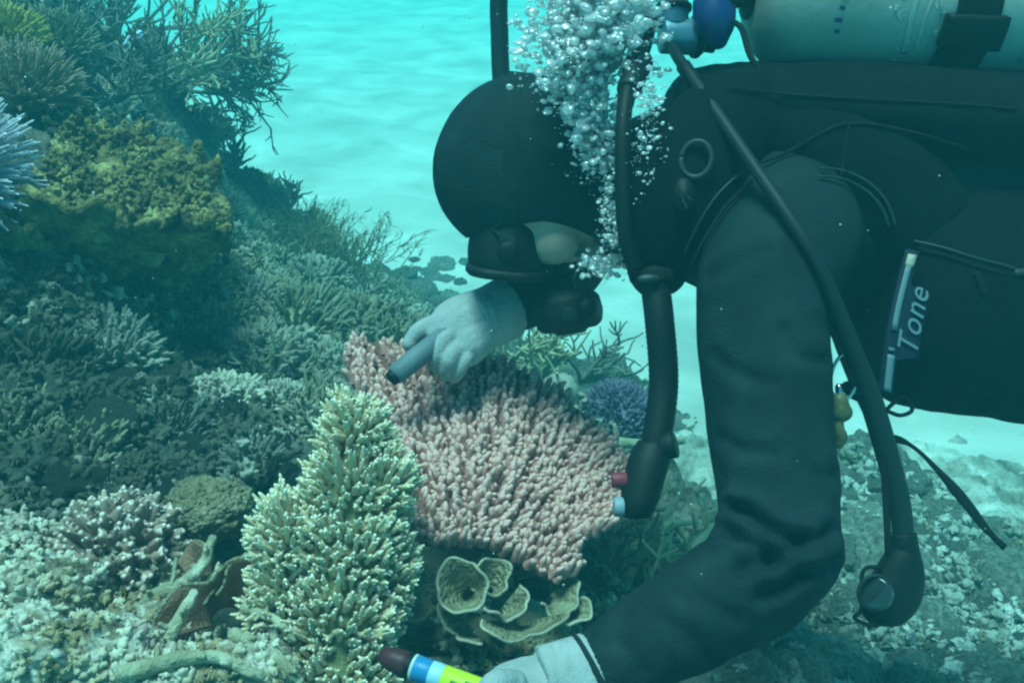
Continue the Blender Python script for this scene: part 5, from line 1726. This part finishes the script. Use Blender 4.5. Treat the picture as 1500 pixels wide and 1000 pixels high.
for k, (t, a0_) in enumerate(((.44, .15), (.49, -.1), (.55, .2), (.52, .45))):
    G = [[ap(t + u * .05) + (n0 * math.cos(a0_ + w * .25) + n1_ * (1 if n1_ @ UP > 0 else -1) * math.sin(a0_ + w * .25)) * .0119 for w in np.linspace(0, 1, 4)] for u in np.linspace(0, 1, 4)]
    part("print_mark", sheet(G, .0004), M['limeprint'], lb)

# ---- exhaled bubbles ------------------------------------------------------------------------------
pr = np.random.default_rng(701)
a = Acc()
def bub(px, py, d, r, sub=2, sq=.8, wob=.42):
    v, f = ico(sub)
    w = v * (1 + wob * fbm(v * 1.5 + pr.uniform(0, 90, 3), 2))[:, None]
    B = basis(nrm(UPV + pr.normal(0, .45, 3)))
    a.add((P(px, py, d) + (w * [r * pr.uniform(.8, 1.4), r, r * sq]) @ B, f))
def spray(n, cx, cy, sx, sy, d, sd, r0, r1):
    for k in range(n):
        x, y = pr.normal(cx, sx), pr.normal(cy, sy)
        r = r0 + (r1 - r0) * pr.random() ** 3.2
        bub(x, y, pr.normal(d, sd), r, 2 if r > .0030 else 1, pr.uniform(.35, .8))
SPLIT = Acc()
a_small, a = a, SPLIT
spray(700, 852, 62, 34, 38, 1.055, .022, .0022, .0085)
spray(420, 890, 30, 30, 28, 1.045, .024, .0025, .0100)
spray(150, 868, 165, 18, 26, 1.055, .016, .0020, .0065)
spray(60, 872, 225, 14, 22, 1.055, .012, .0018, .0045)
spray(60, 893, 310, 6, 45, 1.05, .010, .0016, .0040)
spray(60, 884, 388, 14, 8, 1.09, .010, .0018, .0050)
spray(120, 880, -60, 40, 45, 1.04, .025, .0025, .0100)
merged = remesh(SPLIT.get(), .0014, 3)
a = a_small
a.add(merged)
spray(1900, 850, 64, 38, 44, 1.06, .028, .0007, .0060)
spray(500, 828, 100, 20, 26, 1.06, .022, .0006, .0040)
spray(900, 890, 32, 36, 34, 1.05, .03, .0010, .0070)
spray(520, 868, 170, 22, 28, 1.06, .02, .0007, .0060)
spray(300, 872, 228, 20, 26, 1.06, .018, .0006, .0045)
spray(260, 948, 150, 14, 40, 1.0, .02, .0006, .0040)
spray(120, 945, 222, 16, 30, .985, .02, .0005, .0028)
spray(300, 893, 310, 9, 45, 1.05, .015, .0006, .0038)
spray(160, 884, 388, 18, 10, 1.09, .015, .0007, .0045)
spray(400, 880, -60, 46, 50, 1.04, .03, .0012, .0090)
for (x, y, r, sq) in ((885, 18, .016, .5), (908, 48, .014, .5), (862, 46, .012, .5), (925, 12, .012, .5), (880, -40, .020, .4), (872, 30, .013, .5), (895, 68, .012, .5), (880, 385, .010, .5), (897, 378, .008, .6)):
    bub(x, y, 1.02 if y < 300 else 1.10, r, 3, sq, .7)
single("air_bubbles", a.get(), M['bubble'], "cloud of silvery exhaled air bubbles rising past the diver's hood", "bubbles", P(870, 395, 1.09), kind="stuff")

# ---- drifting specks in the water -----------------------------------------------------------------
pr = np.random.default_rng(801)
a = Acc()
v0, f0 = ico(1)
for k in range(420):
    d = pr.uniform(.55, 3.0)
    a.add((P(pr.uniform(-250, 1750), pr.uniform(-200, 1150), d) + v0 * pr.uniform(.00035, .0011) * (.6 + .5 * d), f0))
single("suspended_specks", a.get(), M['speck'], "fine pale specks drifting in the water", "specks", P(750, 500, 1.4), kind="stuff")
